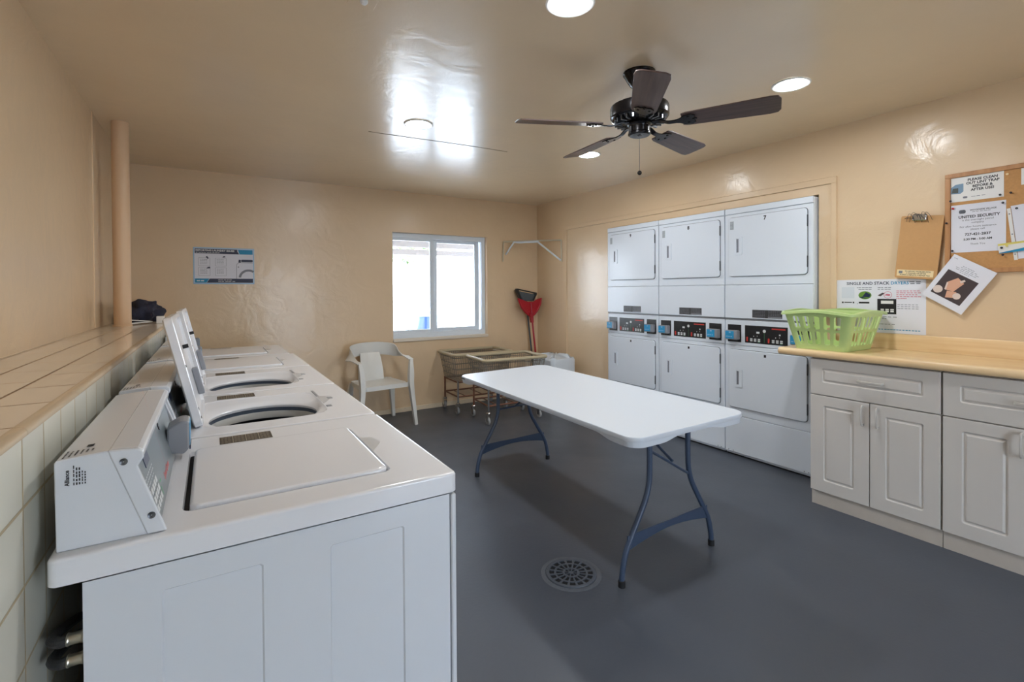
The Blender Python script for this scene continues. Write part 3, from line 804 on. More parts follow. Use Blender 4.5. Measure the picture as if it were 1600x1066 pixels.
for (xa, ya), (xb, yb), nf in (((1.556, 1.60), (2.206, 1.615), 0), ((1.613, 3.105), (2.252, 3.13), 1)):
    ends = []
    for (x, y), s in (((xa, ya), 1), ((xb, yb), -1)):
        lx, ly = loc(x, y); ends.append((lx, ly))
        prof = [(0, 0), (.003, .06), (.022, .14), (.052, .20), (.10, .28), (.145, .36), (.166, .42), (.173, .48), (.174, .60), (.174, TZ-.03)]
        path = [(lx+s*o_, ly, z) for o_, z in prof]
        g = obj('leg', tube(new(), smooth_path(path, 4), .0135, 12), M_TABLELEG, t)
        obj('foot_cap', lathe(new(), [(.0165, 0), (.0165, .028), (.014, .03)], 16, (lx, ly, 0)), M_FOOT, g)
    (ax, ay), (bx, by) = ends
    b = new(); n = 14; rr = []
    for k in range(n+1):
        f = k/n; x = ax+.035+(bx-ax-.07)*f; y = ay+(by-ay)*f; e = abs(2*f-1)
        zc = .185+.018*(1-e**2); hh = .016+.018*e**1.5
        rr.append([(x, y-.005, zc-hh), (x, y+.005, zc-hh), (x, y+.005, zc+hh), (x, y-.005, zc+hh)])
    loops(b, rr); obj('crossbar', b, M_TABLELEG, t, bevel=.002)
    z1, z2 = ((.585, .41) if nf == 0 else (.46, .46))
    obj('upper_brace', tube(new(), [(ax+.174, ay, z1), (bx-.174, by, z2)], .007, 8), M_TABLELEG, t)
    yy = ay+(.34 if nf == 0 else -.34)
    obj('folding_brace', tube(new(), [((ax+bx)/2, ay, (z1+z2)/2+.01), ((ax+bx)/2, yy, TZ-.03)], .007, 8), M_TABLELEG, t)

# ================================================================== FLOOR DRAIN
t = thing('floor_drain', 'round slotted metal drain grate set in the grey floor', 'drain', (1.428, 1.802, 0))
b = new(); n = 96
def sect(b, r0, r1, a0, a1, z=.006, m=5):
    P = [(r0*cos(a0+(a1-a0)*k/m), r0*sin(a0+(a1-a0)*k/m)) for k in range(m+1)]+[(r1*cos(a1-(a1-a0)*k/m), r1*sin(a1-(a1-a0)*k/m)) for k in range(m+1)]
    prism(b, P, .001, z)
lathe(b, [(.102, .001), (.102, .006), (.116, .006), (.118, .001)], 48, cap=False)
lathe(b, [(.070, .001), (.070, .006), (.079, .006), (.079, .001)], 48, cap=False)
lathe(b, [(.030, .001), (.030, .006), (.040, .006), (.040, .001)], 48, cap=False)
lathe(b, [(.012, .001), (.012, .006), (.001, .006)], 24, cap=False)
for k in range(16):
    a = 2*pi*k/16
    sect(b, .078, .103, a-.055, a+.055, m=1); sect(b, .039, .071, a-.06, a+.06, m=1)
for k in range(8):
    a = 2*pi*k/8; sect(b, .010, .031, a-.12, a+.12, m=1)
obj('grate', b, M_FLOOR, t, smooth=30, bevel=.0006)
obj('drain_pit_shade', lathe(new(), [(.103, .0012), (.001, .0012)], 40, cap=False), M_DARK, t)  # flat black disc painted in for the shade below the grate
obj('rim', lathe(new(), [(.118, .0005), (.122, .003), (.138, .002), (.142, .0005)], 48, cap=False), mat('worn_rim_paint', srgb(84, 88, 95), .6, var=.25, vscale=60), t)

# ================================================================== BASE CABINETS, WORKTOP
def door_front(b, u0, u1, v0, v1, g, th=.019):
    """slab front with a routed raised panel; g = routed rectangle"""
    a0, a1, c0, c1 = g
    out = [(u0, v0), (u1, v0), (u1, v1), (u0, v1)]
    R = lambda i, z: [(x, y, z) for x, y in rrect(a0+i, a1-i, c0+i, c1-i, max(.012-i, .003), 4)]
    loops(b, [R(0, th), R(.004, th-.006), R(.010, th-.006), R(.018, th-.0005), R(.019, th)], False, True)
    holed(b, out, [rrect(a0, a1, c0, c1, .012, 4)], th)
    vs = [b.verts.new((x, y, th)) for x, y in out]+[b.verts.new((x, y, 0)) for x, y in out]
    for i in range(4): b.faces.new((vs[i], vs[(i+1) % 4], vs[4+(i+1) % 4], vs[4+i]))
    b.faces.new(vs[4:][::-1])
    bmesh.ops.remove_doubles(b, verts=b.verts, dist=1e-5)
    return b
def bow(u, v, L, vert):
    """bow handle"""
    P = [(-L/2, 0), (-L/2, .018), (-L/2+.012, .027), (0, .030), (L/2-.012, .027), (L/2, .018), (L/2, 0)]
    pts = smooth_path([((u, v+a, .019+n_) if vert else (u+a, v, .019+n_)) for a, n_ in P], 3)
    return sweep(new(), pts, strip_sec(.014, .008) if vert else strip_sec(.008, .014), up=(0, 1, 0) if not vert else (1, 0, 0))
CW = .640
def cabinet(label):
    t = thing('base_cabinet', label, 'cabinet', (0, 0, 0), group='greige base cabinets under the worktop')
    obj('carcass', box(new(), 0.001, CW-.001, .088, .905, -.415, -.001), M_CAB, t, bevel=.001)
    obj('toe_kick', box(new(), 0, CW, 0, .088, -.41, -.004), M_TOEKICK, t, bevel=.001)
    dr = obj('drawer', door_front(new(), .003, CW-.003, .686, .902, (.070, .565, .762, .846)), M_CAB, t, smooth=12, bevel=.002)
    obj('drawer_handle', bow(.328, .800, .12, False), M_CABHANDLE, dr, bevel=.003)
    for (u0, u1, g, hu) in ((.003, .319, (.078, .243, .165, .621), .290), (.324, CW-.003, (.398, .568, .165, .621), .365)):
        d = obj('cabinet_door', door_front(new(), u0, u1, .094, .680, g), M_CAB, t, smooth=12, bevel=.002)
        obj('door_handle', bow(hu, .608, .105, True), M_CABHANDLE, d, bevel=.003)
    return t
c1 = cabinet('greige base cabinet with two doors and a drawer, standing next to the dryers')
c1.rotation_euler = RIGHT.to_euler(); c1.location = (3.177, 1.606, 0)
c2 = copy_tree(c1, None, 'greige base cabinet cut by the right edge of the photo'); c2.location = (3.177, 1.606-CW-.003, 0)
t = thing('worktop', 'oak-look laminate worktop on the base cabinets by the right wall', 'worktop', (3.36, .85, .912))
b = new()
pr = [(3.136, .914), (3.130, .922), (3.128, .934), (3.131, .947), (3.138, .953), (3.150, .955), (3.598, .955), (3.598, .912), (3.14, .912)]
prism(b, pr, .10, 1.79, 'y')
obj('worktop_slab', b, M_COUNTER, t, (-3.36, -.85, -.912), smooth=40)
b = new(); prism(b, [(3.575, .9555), (3.575, 1.044), (3.579, 1.050), (3.599, 1.050), (3.599, .9555)], .10, 1.655, 'y')
t2 = thing('backsplash', 'oak-look upstand strip on the wall along the back of the worktop', 'backsplash', (3.59, .85, .955)); obj('upstand', b, M_COUNTER, t2, (-3.59, -.85, -.955), smooth=40)
obj('end_strip', (lambda b: prism(b, [(3.139, .915), (3.131, .924), (3.130, .934), (3.133, .946), (3.15, .953), (3.574, .953), (3.574, .914)], 1.79, 1.7915, 'y'))(new()), M_LABEL_DK, t, (-3.36, -.85, -.912))

# ================================================================== LAUNDRY BASKET
t = thing('laundry_basket', 'light green plastic laundry basket standing on the worktop corner', 'basket', (3.34, 1.56, .9556))
BH = .235
b = new(); RW, RD = .215, .205     # half sizes at the rim: x (room depth) and y
BW, BD = .165, .150
def bring(f, ins=0): 
    hw_, hd_ = BW+(RW-BW)*f-ins, BD+(RD-BD)*f-ins
    return hw_, hd_
# wall panels with slots, built as strips so the slots are true holes
def side_pt(side, s, f, ins):
    """side 0..3, s in -1..1 along side, f height 0..1 -> xyz with rounded corners"""
    hx, hy = bring(f, ins)
    return {0: (s*hx, -hy), 1: (hx, s*hy), 2: (-s*hx, hy), 3: (-hx, -s*hy)}[side]
def outline(f, ins):
    hx, hy = bring(f, ins); return rrect(-hx, hx, -hy, hy, .05, 6)
def stadium(cx, cy, w, h):
    r = w/2; return [(cx+r*cos(a), cy+(h/2-h*.12)+h*.12*sin(a)) for a in (pi*k/6 for k in range(7))]+[(cx+r*cos(a), cy-(h/2-h*.12)+h*.12*sin(a)) for a in (pi+pi*k/6 for k in range(7))]
for side in range(4):
    NS = 7 if side in (0, 2) else 5
    outer = [(-.78+1.56*k/10, 0) for k in range(10)]+[(.78, f) for f in (0, .5)]+[(.78-1.56*k/10, 1) for k in range(10)]+[(-.78, f) for f in (1, .5)]
    holes = [stadium(-.78+1.56*(k+.5)/NS, fc, 1.56/NS*.62, fh) for k in range(NS) for fc, fh in ((.31, .35), (.71, .34))]
    tri = tessellate_polygon([[Vector((x, y, 0)) for x, y in l] for l in [outer]+holes])
    allp = [p_ for l in [outer]+holes for p_ in l]
    for ins in (0, .0035):
        vs_ = [b.verts.new((*side_pt(side, x, y, ins), y*BH)) for x, y in allp]
        for q in tri:
            try: b.faces.new([vs_[k] for k in q])
            except ValueError: pass
    for h_ in holes:
        loops(b, [[(*side_pt(side, x, y, ins), y*BH) for x, y in h_] for ins in (0, .0035)], False, False)
# rounded corners between the panels
for c in range(4):
    for f0, f1 in ((0, .5), (.5, 1)):
        q = []
        rings_ = []
        for f in (f0, f1):
            a_ = side_pt(c, .78, f, 0); d_ = side_pt((c+1) % 4, -.78, f, 0)
            hx, hy = bring(f); cr = {0: (hx, -hy), 1: (hx, hy), 2: (-hx, hy), 3: (-hx, -hy)}[c]
            for ins in (0, .0035):
                cc = (cr[0]*(1-ins*3), cr[1]*(1-ins*3)); pts_ = []
                for k in range(9):
                    u = k/8; pts_.append(((1-u)**2*a_[0]+2*u*(1-u)*cc[0]+u*u*d_[0], (1-u)**2*a_[1]+2*u*(1-u)*cc[1]+u*u*d_[1], f*BH))
                rings_.append(pts_)
        loops(b, [rings_[0], rings_[2]], False, False, closed=False); loops(b, [rings_[1], rings_[3]], False, False, closed=False)
body = obj('basket_body', b, M_BASKET, t, smooth=40)
hx, hy = bring(0)
obj('basket_floor', prism(new(), rrect(-hx, hx, -hy, hy, .04, 6), 0, .004), M_BASKET, t, bevel=.001)
# rolled rim with a wavy handle dip
b = new(); pp = []
base = rrect(-RW-.006, RW+.006, -RD-.006, RD+.006, .06, 8)
for i, (x, y) in enumerate(base):
    x2, y2 = base[(i+1) % len(base)]; L = math.hypot(x2-x, y2-y); n = max(1, int(L/.02))
    for k in range(n): pp.append((x+(x2-x)*k/n, y+(y2-y)*k/n))
sec = [(-.006, -.003), (.012, -.012), (.016, -.012), (.014, .002), (.0, .006), (-.006, .004)]
def rimz(x, y): return BH+.006*cos(x/RW*pi*1.0)*(1 if abs(y) > RD-.03 else 0)+.008*cos(y/RD*pi)*(1 if abs(x) > RW-.03 else 0)
zs = [rimz(x, y) for x, y in pp]
for _ in range(3): zs = [(zs[i-1]+zs[i]+zs[(i+1) % len(zs)])/3 for i in range(len(zs))]
sweep(b, [(x, y, z) for (x, y), z in zip(pp, zs)], sec, closed=True)
obj('rim', b, M_BASKET, t, smooth=60)

# ================================================================== ITEMS ON THE RIGHT WALL
def wall_item(name, label, cat, y, z, x=XR, rot=0.0, group=None):
    o = thing(name, label, cat, (x, y, z), None, group)
    o.rotation_euler = (RIGHT @ Matrix.Rotation(rot, 3, 'Z')).to_euler(); return o
# cork board: y 1.083 .. .12, z 1.414 .. 1.975
t = wall_item('cork_board', 'oak-framed cork pinboard at the right edge of the photo', 'pinboard', 1.083, 1.414)
BWd, BHt = .93, .562
b = new(); box(b, 0, BWd, 0, .024, 0, .018); box(b, 0, BWd, BHt-.024, BHt, 0, .018); box(b, 0, .024, .024, BHt-.024, 0, .018); box(b, BWd-.024, BWd, .024, BHt-.024, 0, .018)
obj('board_frame', b, M_OAK, t, bevel=.002)
obj('cork_panel', box(new(), .02, BWd-.02, .02, BHt-.02, 0, .008), M_CORK, t, smooth=0)
def pin(y, z, x=XR-.009, m=M_PIN, lab='dark push pin in the corkboard'):
    o = thing('push_pin', lab, 'push pin', (x, y, z), None, 'push pins on the corkboard'); o.rotation_euler = RIGHT.to_euler()
    obj('pin_head', lathe(new(), [(.003, 0), (.003, .004), (.0055, .006), (.0055, .009), (.001, .0095)], 12, cap=False), m, o)
    return o
# lint sign
t = wall_item('lint_sign', 'laminated PLEASE CLEAN OUT LINT TRAP sign pinned at the top of the corkboard', 'sign', 1.066, 1.815, XR-.0085)
W_, H_ = .226, .139
obj('sheet', box(new(), 0, W_, 0, H_, 0, .0008), M_PAPERW, t, smooth=0)
b = new()
for i, s in enumerate(('PLEASE CLEAN', 'OUT LINT TRAP', 'BEFORE &', 'AFTER USE!')): text(b, s, .0188, .141, .110-i*.0190, .0011, bold=.035)
obj('lettering', b, M_PRINT, t, smooth=0, norm=False)
b = new(); bars(b, .095, .16, .022, .003, .0011, 3); obj('small_print', b, M_PRINTG, t, smooth=0)
b = new(); prism(b, rrect(.06, .079, .016, .027, .004, 2), .0009, .0011); obj('logo', b, M_PRINTG, t, smooth=0)
b = new(); poly(b, [(.008, .048), (.05, .045), (.062, .056), (.062, .10), (.028, .098), (.008, .082)], .0010); obj('dryer_drawing', b, mat('blue_grey_print', srgb(120, 150, 176), .5), t, smooth=0)
b = new(); poly(b, [(.012, .052), (.040, .050), (.040, .078), (.016, .078)], .0012); obj('drawing_shade', b, mat('dark_grey_print', srgb(74, 80, 76), .5), t, smooth=0)
# security notice
t = wall_item('security_notice', 'white UNITED SECURITY notice pinned below the lint trap sign', 'notice', 1.057, 1.530, XR-.0085)
W_, H_ = .226, .267
obj('sheet', box(new(), 0, W_, 0, H_, 0, .0008), M_PAPER, t, smooth=0)
b = new(); cx = W_/2
text(b, 'UNITED SECURITY', .0205, cx+.004, .190, .0011, bold=.03)
text(b, '727-421-2837', .019, cx, .092, .0011, bold=.03)
text(b, '5:30 PM - 5:00 AM', .0155, cx, .066, .0011, bold=.03)
text(b, 'WOODSIDE VILLAGE', .0115, .135, .228, .0011, bold=.02)
obj('bold_lettering', b, M_PRINT, t, smooth=0, norm=False)
b = new()
for s, z, sz in (('is the overnight patrol', .174, .0145), ('company', .159, .0145), ('For after hours assistance', .137, .0145), ('please call', .122, .0145), ('Thank You', .040, .014)): text(b, s, sz, cx, z, .0011)
bars(b, .09, .17, .222, .002, .0011, 5)
obj('plain_lettering', b, mat('soft_black_print', srgb(80, 80, 88), .6), t, smooth=0, norm=False)
b = new(); prism(b, rrect(.034, .063, .217, .237, .007, 3), .0009, .0011); obj('logo', b, mat('badge_print', srgb(90, 92, 100), .6), t, smooth=0)
# partly seen sheets at the right edge
t = wall_item('document_sleeve', 'white page in a punched clear sleeve at the right edge of the corkboard', 'sheet', .80, 1.475, XR-.0085, radians(6))
obj('sleeve_strip', box(new(), 0, .014, 0, .275, 0, .0008), M_PAPERW, t, smooth=0)
obj('page', box(new(), .016, .225, 0.004, .285, 0, .0012), M_PAPER, t, smooth=0)
b = new()
for z in (.03, .137, .245): lathe(b, [(.0035, .0009), (.0035, .0011)], 12, (.007, z, 0))
bars(b, .0165, .018, .14, .26, .0013, 1)
obj('punched_hole', b, M_PRINTG, t, smooth=0)
t = wall_item('brochure', 'folded blue and yellow brochure pinned across the corkboard', 'brochure', .856, 1.512, XR-.014, radians(6))
obj('brochure_sheet', box(new(), 0, .24, 0, .052, 0, .0015), M_PAPERW, t, smooth=0)
b = new(); poly(b, [(0, 0), (.24, 0), (.24, .02), (.15, .024), (.08, .014), (.0, .004)], .0018); obj('blue_band', b, M_TEAL, t, smooth=0)
b = new(); poly(b, [(0, .052), (.24, .052), (.24, .043), (0, .041)], .0018); obj('yellow_band', b, M_YELLOW, t, smooth=0)
t = wall_item('wall_card', 'cream card at the upper right edge of the corkboard', 'card', .775, 1.865, XR-.0085)
obj('card_sheet', box(new(), 0, .12, 0, .085, 0, .0008), M_PAPERW, t, smooth=0)
for (y, z, lab, m) in ((1.047, 1.78, 'red push pin at the top left of the security notice', M_RED), (.842, 1.782, 'dark push pin at the top right of the security notice', M_PIN),
                    (1.049, 1.541, 'dark push pin at the bottom left of the security notice', M_PIN), (.846, 1.543, 'dark push pin at the bottom right of the security notice', M_PIN),
                    (.853, 1.826, 'dark push pin at the bottom right of the lint trap sign', M_PIN), (1.058, 1.823, 'dark push pin at the bottom left of the lint trap sign', M_PIN),
                    (.812, 1.83, 'lone dark push pin in bare cork right of the lint trap sign', M_PIN), (.826, 1.93, 'cream push pin in bare cork near the top of the board', M_CREAM),
                    (.790, 1.745, 'dark push pin holding the punched sleeve', M_PIN), (.84, 1.505, 'dark push pin just under the brochure', M_PIN),
                    (.825, 1.552, 'yellow push pin at the top edge of the brochure', M_YELLOW), (1.073, 1.70, 'dark push pin in the left frame of the board', M_PIN)):
    pin(y, z, XR-(.018 if 'frame' in lab else .0095 if 'bare' in lab else .0155 if 'brochure' in lab else .0095), m, lab)
# clipboard hanging left of the board
t = wall_item('clipboard', 'brown hardboard clipboard hanging left of the corkboard', 'clipboard', 1.322, 1.398, XR-.020, radians(-5.5))
CBW, CBH = .205, .372
obj('board', prism(new(), rrect(0, CBW, 0, CBH, .008, 3), 0, .004), M_HARDBOARD, t, bevel=.001)
lab_ = obj('repair_label', box(new(), .010, .188, .012, .050, .004, .0046), M_CREAM, t, smooth=0, label='cream printed label')
b = new(); text(b, 'TO REPORT PROBLEM WITH', .0098, .112, .0385, .0049, bold=.02); text(b, 'A WASHER OR DRYER', .0098, .105, .0275, .0049, bold=.02); text(b, 'PLEASE COMPLETE A REPAIR TAG', .0098, .099, .0165, .0049, bold=.02)
obj('label_lettering', b, M_PRINT, lab_, smooth=0, norm=False)
b = new(); flat(b, .019, .038, .027, .043, .0049); obj('label_icon', b, M_PRINTG, lab_, smooth=0)
b = new(); prism(b, rrect(.058, .128, CBH-.030, CBH+.010, .008, 3), .006, .020); obj('clip', b, M_SILVER, t, bevel=.005)
b = new()
rnd = random.Random(4)
for k in range(6):
    x = .05+k*.016; tube(b, smooth_path([(x-.02, CBH-.03+rnd.uniform(-.01, .012), .012), (x-.008, CBH+.012+rnd.uniform(-.004, .01), .022), (x+.012, CBH+rnd.uniform(-.015, .012), .026), (x+.026, CBH-.035+rnd.uniform(-.012, .012), .014)], 5), .0011, 5)
tube(b, smooth_path([(.018, CBH-.016, .005), (.035, CBH-.010, .012), (.07, CBH-.018, .024)], 5), .0014, 5)
obj('hanging_wire', b, M_PIN, t)
# flyer
t = wall_item('flyer', 'white flyer with a photo of paper cups hanging askew below the corkboard', 'flyer', 1.037, 1.523, XR-.0235, radians(-33))
W_, H_ = .211, .272
obj('sheet', box(new(), 0, W_, -H_, 0, 0, .001), M_PAPER, t, smooth=0)
ph = obj('flyer_photo', (lambda b: (flat(b, .024, .178, -.235, -.085, .0013), b)[1])(new()), M_PHOTO_DK, t, smooth=0)
b = new(); poly(b, [(.060, -.148), (.088, -.105), (.128, -.120), (.120, -.150), (.112, -.182), (.072, -.19)], .0016); poly(b, [(.085, -.192), (.125, -.176), (.140, -.208), (.098, -.228)], .0016)
obj('photo_peach', b, M_PHOTO_PK, ph, smooth=0)
b = new(); poly(b, circ(.045, -.205, .022, 24), .0016); obj('photo_cup_lid', b, M_PHOTO_CR, ph, smooth=0); b = new(); poly(b, circ(.138, -.196, .018, 24), .0017); obj('photo_cup', b, M_PHOTO_CR, ph, smooth=0); b = new(); poly(b, [(.104, -.118), (.118, -.100), (.126, -.106), (.115, -.126)], .0018); poly(b, [(.058, -.150), (.066, -.150), (.078, -.19), (.070, -.19)], .0018)
obj('photo_sleeve', b, M_PHOTO_CR, ph, smooth=0)
b = new()
for i, (a, c) in enumerate(((.07, .13), (.065, .15), (.045, .165), (.05, .16), (.075, .125))): bars(b, a, c, -.040-i*.0085, .0022, .0013, 5, seed=i)
obj('lettering', b, M_PRINTG, t, smooth=0)
b = new(); bars(b, .012, .03, -.018, .003, .0013, 2); obj('corner_mark', b, M_PRINTG, t, smooth=0)
# dryer poster
t = wall_item('dryer_poster', 'white SINGLE AND STACK DRYERS instruction poster on the wall behind the green basket', 'poster', 1.655, 1.052, XR)
W_, H_ = .482, .336
obj('sheet', box(new(), 0, W_, 0, H_, 0, .0012), M_PAPER, t, smooth=0)
b = new(); text(b, 'SINGLE AND STACK', .026, .058, .303, .0016, 'LEFT', .02, sx=1.02); obj('title_lettering', b, M_DKBLUE, t, smooth=0, norm=False)
b = new(); text(b, 'DRYERS', .026, .305, .303, .0016, 'LEFT', .02, sx=1.02); bars(b, .24, .46, .022, .005, .0016, 14, seed=4); obj('blue_lettering', b, M_TEAL, t, smooth=0, norm=False)
b = new(); bars(b, .40, .465, .318, .006, .0016, 2); bars(b, .405, .465, .307, .006, .0016, 2, seed=2)
for i in range(2): bars(b, .128, .205, .284-i*.011, .0035, .0016, 4, seed=i); bars(b, .236, .31, .284-i*.011, .0035, .0016, 4, seed=i+3)
for i in range(3): bars(b, .34, .45, .178-i*.012, .0035, .0016, 6, seed=i)
for i, w in enumerate((.11, .05)): bars(b, .235, .235+w, .10-i*.010, .0045, .0016, 4, seed=i)
bars(b, .235, .33, .055, .0045, .0016, 5)
for z in (.284, .18): lathe(b, [(.003, .0012), (.003, .0015)], 8, (.122, z, 0))
obj('small_print', b, M_PRINTG, t, smooth=0)
b = new()
for i, w in enumerate((.12, .125, .11, .125, .055)): bars(b, .335, .335+w, .262-i*.0115, .004, .0016, 7, seed=i)
obj('red_print', b, M_REDTXT, t, smooth=0)
b = new(); flat(b, .234, .335, .118, .213, .0015); flat(b, .030, .040, .182, .192, .0015); flat(b, .045, .09, .185, .19, .0015); flat(b, .095, .103, .182, .192, .0015); flat(b, .13, .19, .182, .192, .0015)
for a_, c_ in ((.030, .103),): pass
obj('keypad_picture', b, M_BLACK, t, smooth=0)
b = new()
for i in range(3): flat(b, .252+i*.026, .270+i*.026, .13, .14, .0018); flat(b, .252+i*.026, .270+i*.026, .143, .15, .0018)
flat(b, .254, .32, .182, .202, .0018)
obj('keypad_picture_print', b, M_PAPERW, t, smooth=0)
b = new(); poly(b, [(.165+.037*cos(k/24*2*pi), .235+.026*sin(k/24*2*pi)) for k in range(24)], .0015); obj('round_picture', b, M_PHOTO_GR, t, smooth=0)
b = new(); poly(b, [(.15, .225), (.19, .222), (.198, .24), (.17, .255)], .0017); poly(b, [(.13, .222), (.15, .215), (.18, .213), (.15, .225)], .0017); obj('round_picture_shade', b, M_BLUE_DARK, t, smooth=0)
b = new(); lathe(b, [(.022, .0014), (.022, .0018), (.0195, .0018), (.0195, .0014)], 24, (.290, .238, 0), cap=False); poly(b, [(.272, .236), (.285, .245), (.304, .242), (.300, .230)], .0017); obj('pink_ring', b, M_REDTXT, t, smooth=0)
b = new(); poly(b, [(.236, .235), (.262, .252), (.275, .248), (.25, .228)], .0016); obj('hand_picture', b, M_PHOTO_DK, t, smooth=0)
b = new(); prism(b, rrect(.028, .105, .215, .288, .004, 2), .0012, .0015); obj('outline_box', b, mat('pale_box_print', srgb(212, 216, 226), .6), t, smooth=0)

# poster on the back wall
t = thing('laundry_poster', 'framed blue and white REPORTING LAUNDRY ISSUES poster on the far wall', 'poster', (-.128, YB, 1.408)); t.rotation_euler = BACK.to_euler()
W_, H_ = .483, .331
obj('backing', box(new(), 0, W_, 0, H_, 0, .004), M_SKYB, t, smooth=0)
obj('sheet', box(new(), .009, W_-.009, .009, H_-.009, .003, .0046), M_PAPER, t, smooth=0)
b = new(); poly(b, [(.012, H_-.055), (.36, H_-.055), (.345, H_-.03), (.345, H_-.012), (.012, H_-.012)], .005); poly(b, [(.10, .012), (W_-.012, .012), (W_-.012, .050), (.125, .050)], .005)
prism(b, rrect(.375, W_-.012, .205, .228, .008, 3), .0048, .0051)
obj('navy_bands', b, M_DKBLUE, t, smooth=0)
b = new(); poly(b, [(.362, H_-.055), (W_-.012, H_-.055), (W_-.012, H_-.012), (.348, H_-.012)], .005); poly(b, [(.012, .012), (.098, .012), (.122, .050), (.012, .050)], .005)
obj('teal_bands', b, M_TEAL, t, smooth=0)
b = new(); text(b, 'REPORTING LAUNDRY ISSUES', .0215, .018, H_-.034, .0053, 'LEFT', .03, sx=1.05); bars(b, .02, .21, H_-.046, .004, .0053, 9); bars(b, .19, .30, .038, .004, .0053, 5); bars(b, .19, .33, .024, .004, .0053, 5); bars(b, .025, .09, .030, .010, .0053, 2)
obj('white_lettering', b, M_PAPERW, t, smooth=0, norm=False)
b = new()
def outl(b, x0, x1, y0, y1, w=.0018, z=.0051):
    flat(b, x0, x1, y0, y0+w, z); flat(b, x0, x1, y1-w, y1, z); flat(b, x0, x0+w, y0, y1, z); flat(b, x1-w, x1, y0, y1, z)
for x in (.04, .168):
    for y in (.075, .163):
        outl(b, x, x+.088, y, y+.075)
        for i in range(4): bars(b, x+.012, x+.07, y+.06-i*.013, .003, .0052, 4, seed=i)
obj('step_boxes', b, M_PRINTG, t, smooth=0); b = new()
def arc(b, cx, cy, r0, r1, a0, a1, z, n=16):
    for k in range(n):
        a, c = radians(a0+(a1-a0)*k/n), radians(a0+(a1-a0)*(k+1)/n)
        poly(b, [(cx+r0*cos(a), cy+r0*sin(a)), (cx+r1*cos(a), cy+r1*sin(a)), (cx+r1*cos(c), cy+r1*sin(c)), (cx+r0*cos(c), cy+r0*sin(c))], z)
arc(b, .435, .055, .062, .082, 55, 175, .0051); flat(b, .335, .3385, .05, .17, .0051); arc(b, .365, .17, .0265, .030, 90, 180, .0051); flat(b, .365, .47, .1965, .2, .0051)
poly(b, circ(.352, .158, .006, 12), .0052)
obj('machine_drawing', b, M_PRINTG, t, smooth=0)
b = new(); poly(b, [(.095, .245), (.105, .255), (.118, .235), (.112, .225)], .0053); poly(b, [(.10, .14), (.13, .142), (.128, .158), (.11, .155)], .0053); poly(b, [(.225, .242), (.25, .245), (.245, .256), (.23, .254)], .0053); poly(b, [(.352, .20), (.372, .20), (.372, .225), (.356, .228)], .0053)
obj('small_icons', b, M_DKBLUE, t, smooth=0)

# ================================================================== CEILING FAN
FC = Vector((1.85, 1.765))
t = thing('ceiling_fan', 'dark five-blade ceiling fan hanging over the folding table', 'ceiling fan', (FC.x, FC.y, ZC))
z0 = ZC
obj('canopy', lathe(new(), [(.080, 0), (.080, -.010), (.073, -.018), (.062, -.040), (.045, -.066), (.028, -.080), (.014, -.083), (.001, -.083)], 40, cap=False), M_FANBLK, t)
obj('downrod', lathe(new(), [(.013, -.07), (.013, -.16)], 20), M_FANBLK, t)
obj('motor_housing', lathe(new(), [(.02, -.150), (.06, -.153), (.125, -.162), (.141, -.170), (.145, -.180), (.145, -.222), (.138, -.232), (.128, -.236), (.10, -.250), (.06, -.254), (.001, -.254)], 48, cap=False), M_FANBLK, t)
b = new()
for k in range(24):
    a = 2*pi*k/24; c_, s_ = cos(a), sin(a)
    prism(b, [(c_*.085-s_*.003, s_*.085+c_*.003), (c_*.085+s_*.003, s_*.085-c_*.003), (c_*.125+s_*.004, s_*.125-c_*.004), (c_*.125-s_*.004, s_*.125+c_*.004)], -.256, -.236)
obj('vent_rib', b, M_SCREW, t, kind='stuff')
sw = obj('switch_housing', lathe(new(), [(.058, -.250), (.062, -.262), (.055, -.268), (.053, -.275), (.053, -.300), (.056, -.304), (.056, -.311), (.048, -.317), (.001, -.318)], 40, cap=False), M_FANBLK, t)
obj('finial', lathe(new(), [(.012, -.317), (.010, -.322), (.001, -.323)], 16, cap=False), M_SCREW, sw)
ch = obj('pull_chain', tube(new(), [(0, 0, -.318), (.001, 0, -.495)], .0011, 6), M_SCREW, t)
obj('chain_ball', lathe(new(), [(.0005, -.492)]+[(.0115*sin(pi*k/8), -.503+.0115*cos(pi*k/8)) for k in range(1, 8)]+[(.0005, -.5145)], 16, cap=False), M_FANBLK, ch)
BR = .628
bb = new()
def bl_out():
    P = [(.205, -.050), (.23, -.058), (BR-.045, -.072), (BR-.012, -.066), (BR, -.045), (BR, .045), (BR-.012, .066), (BR-.045, .072), (.23, .058), (.205, .050)]
    return P
prism(bb, bl_out(), -.003, .003)
blade0 = None
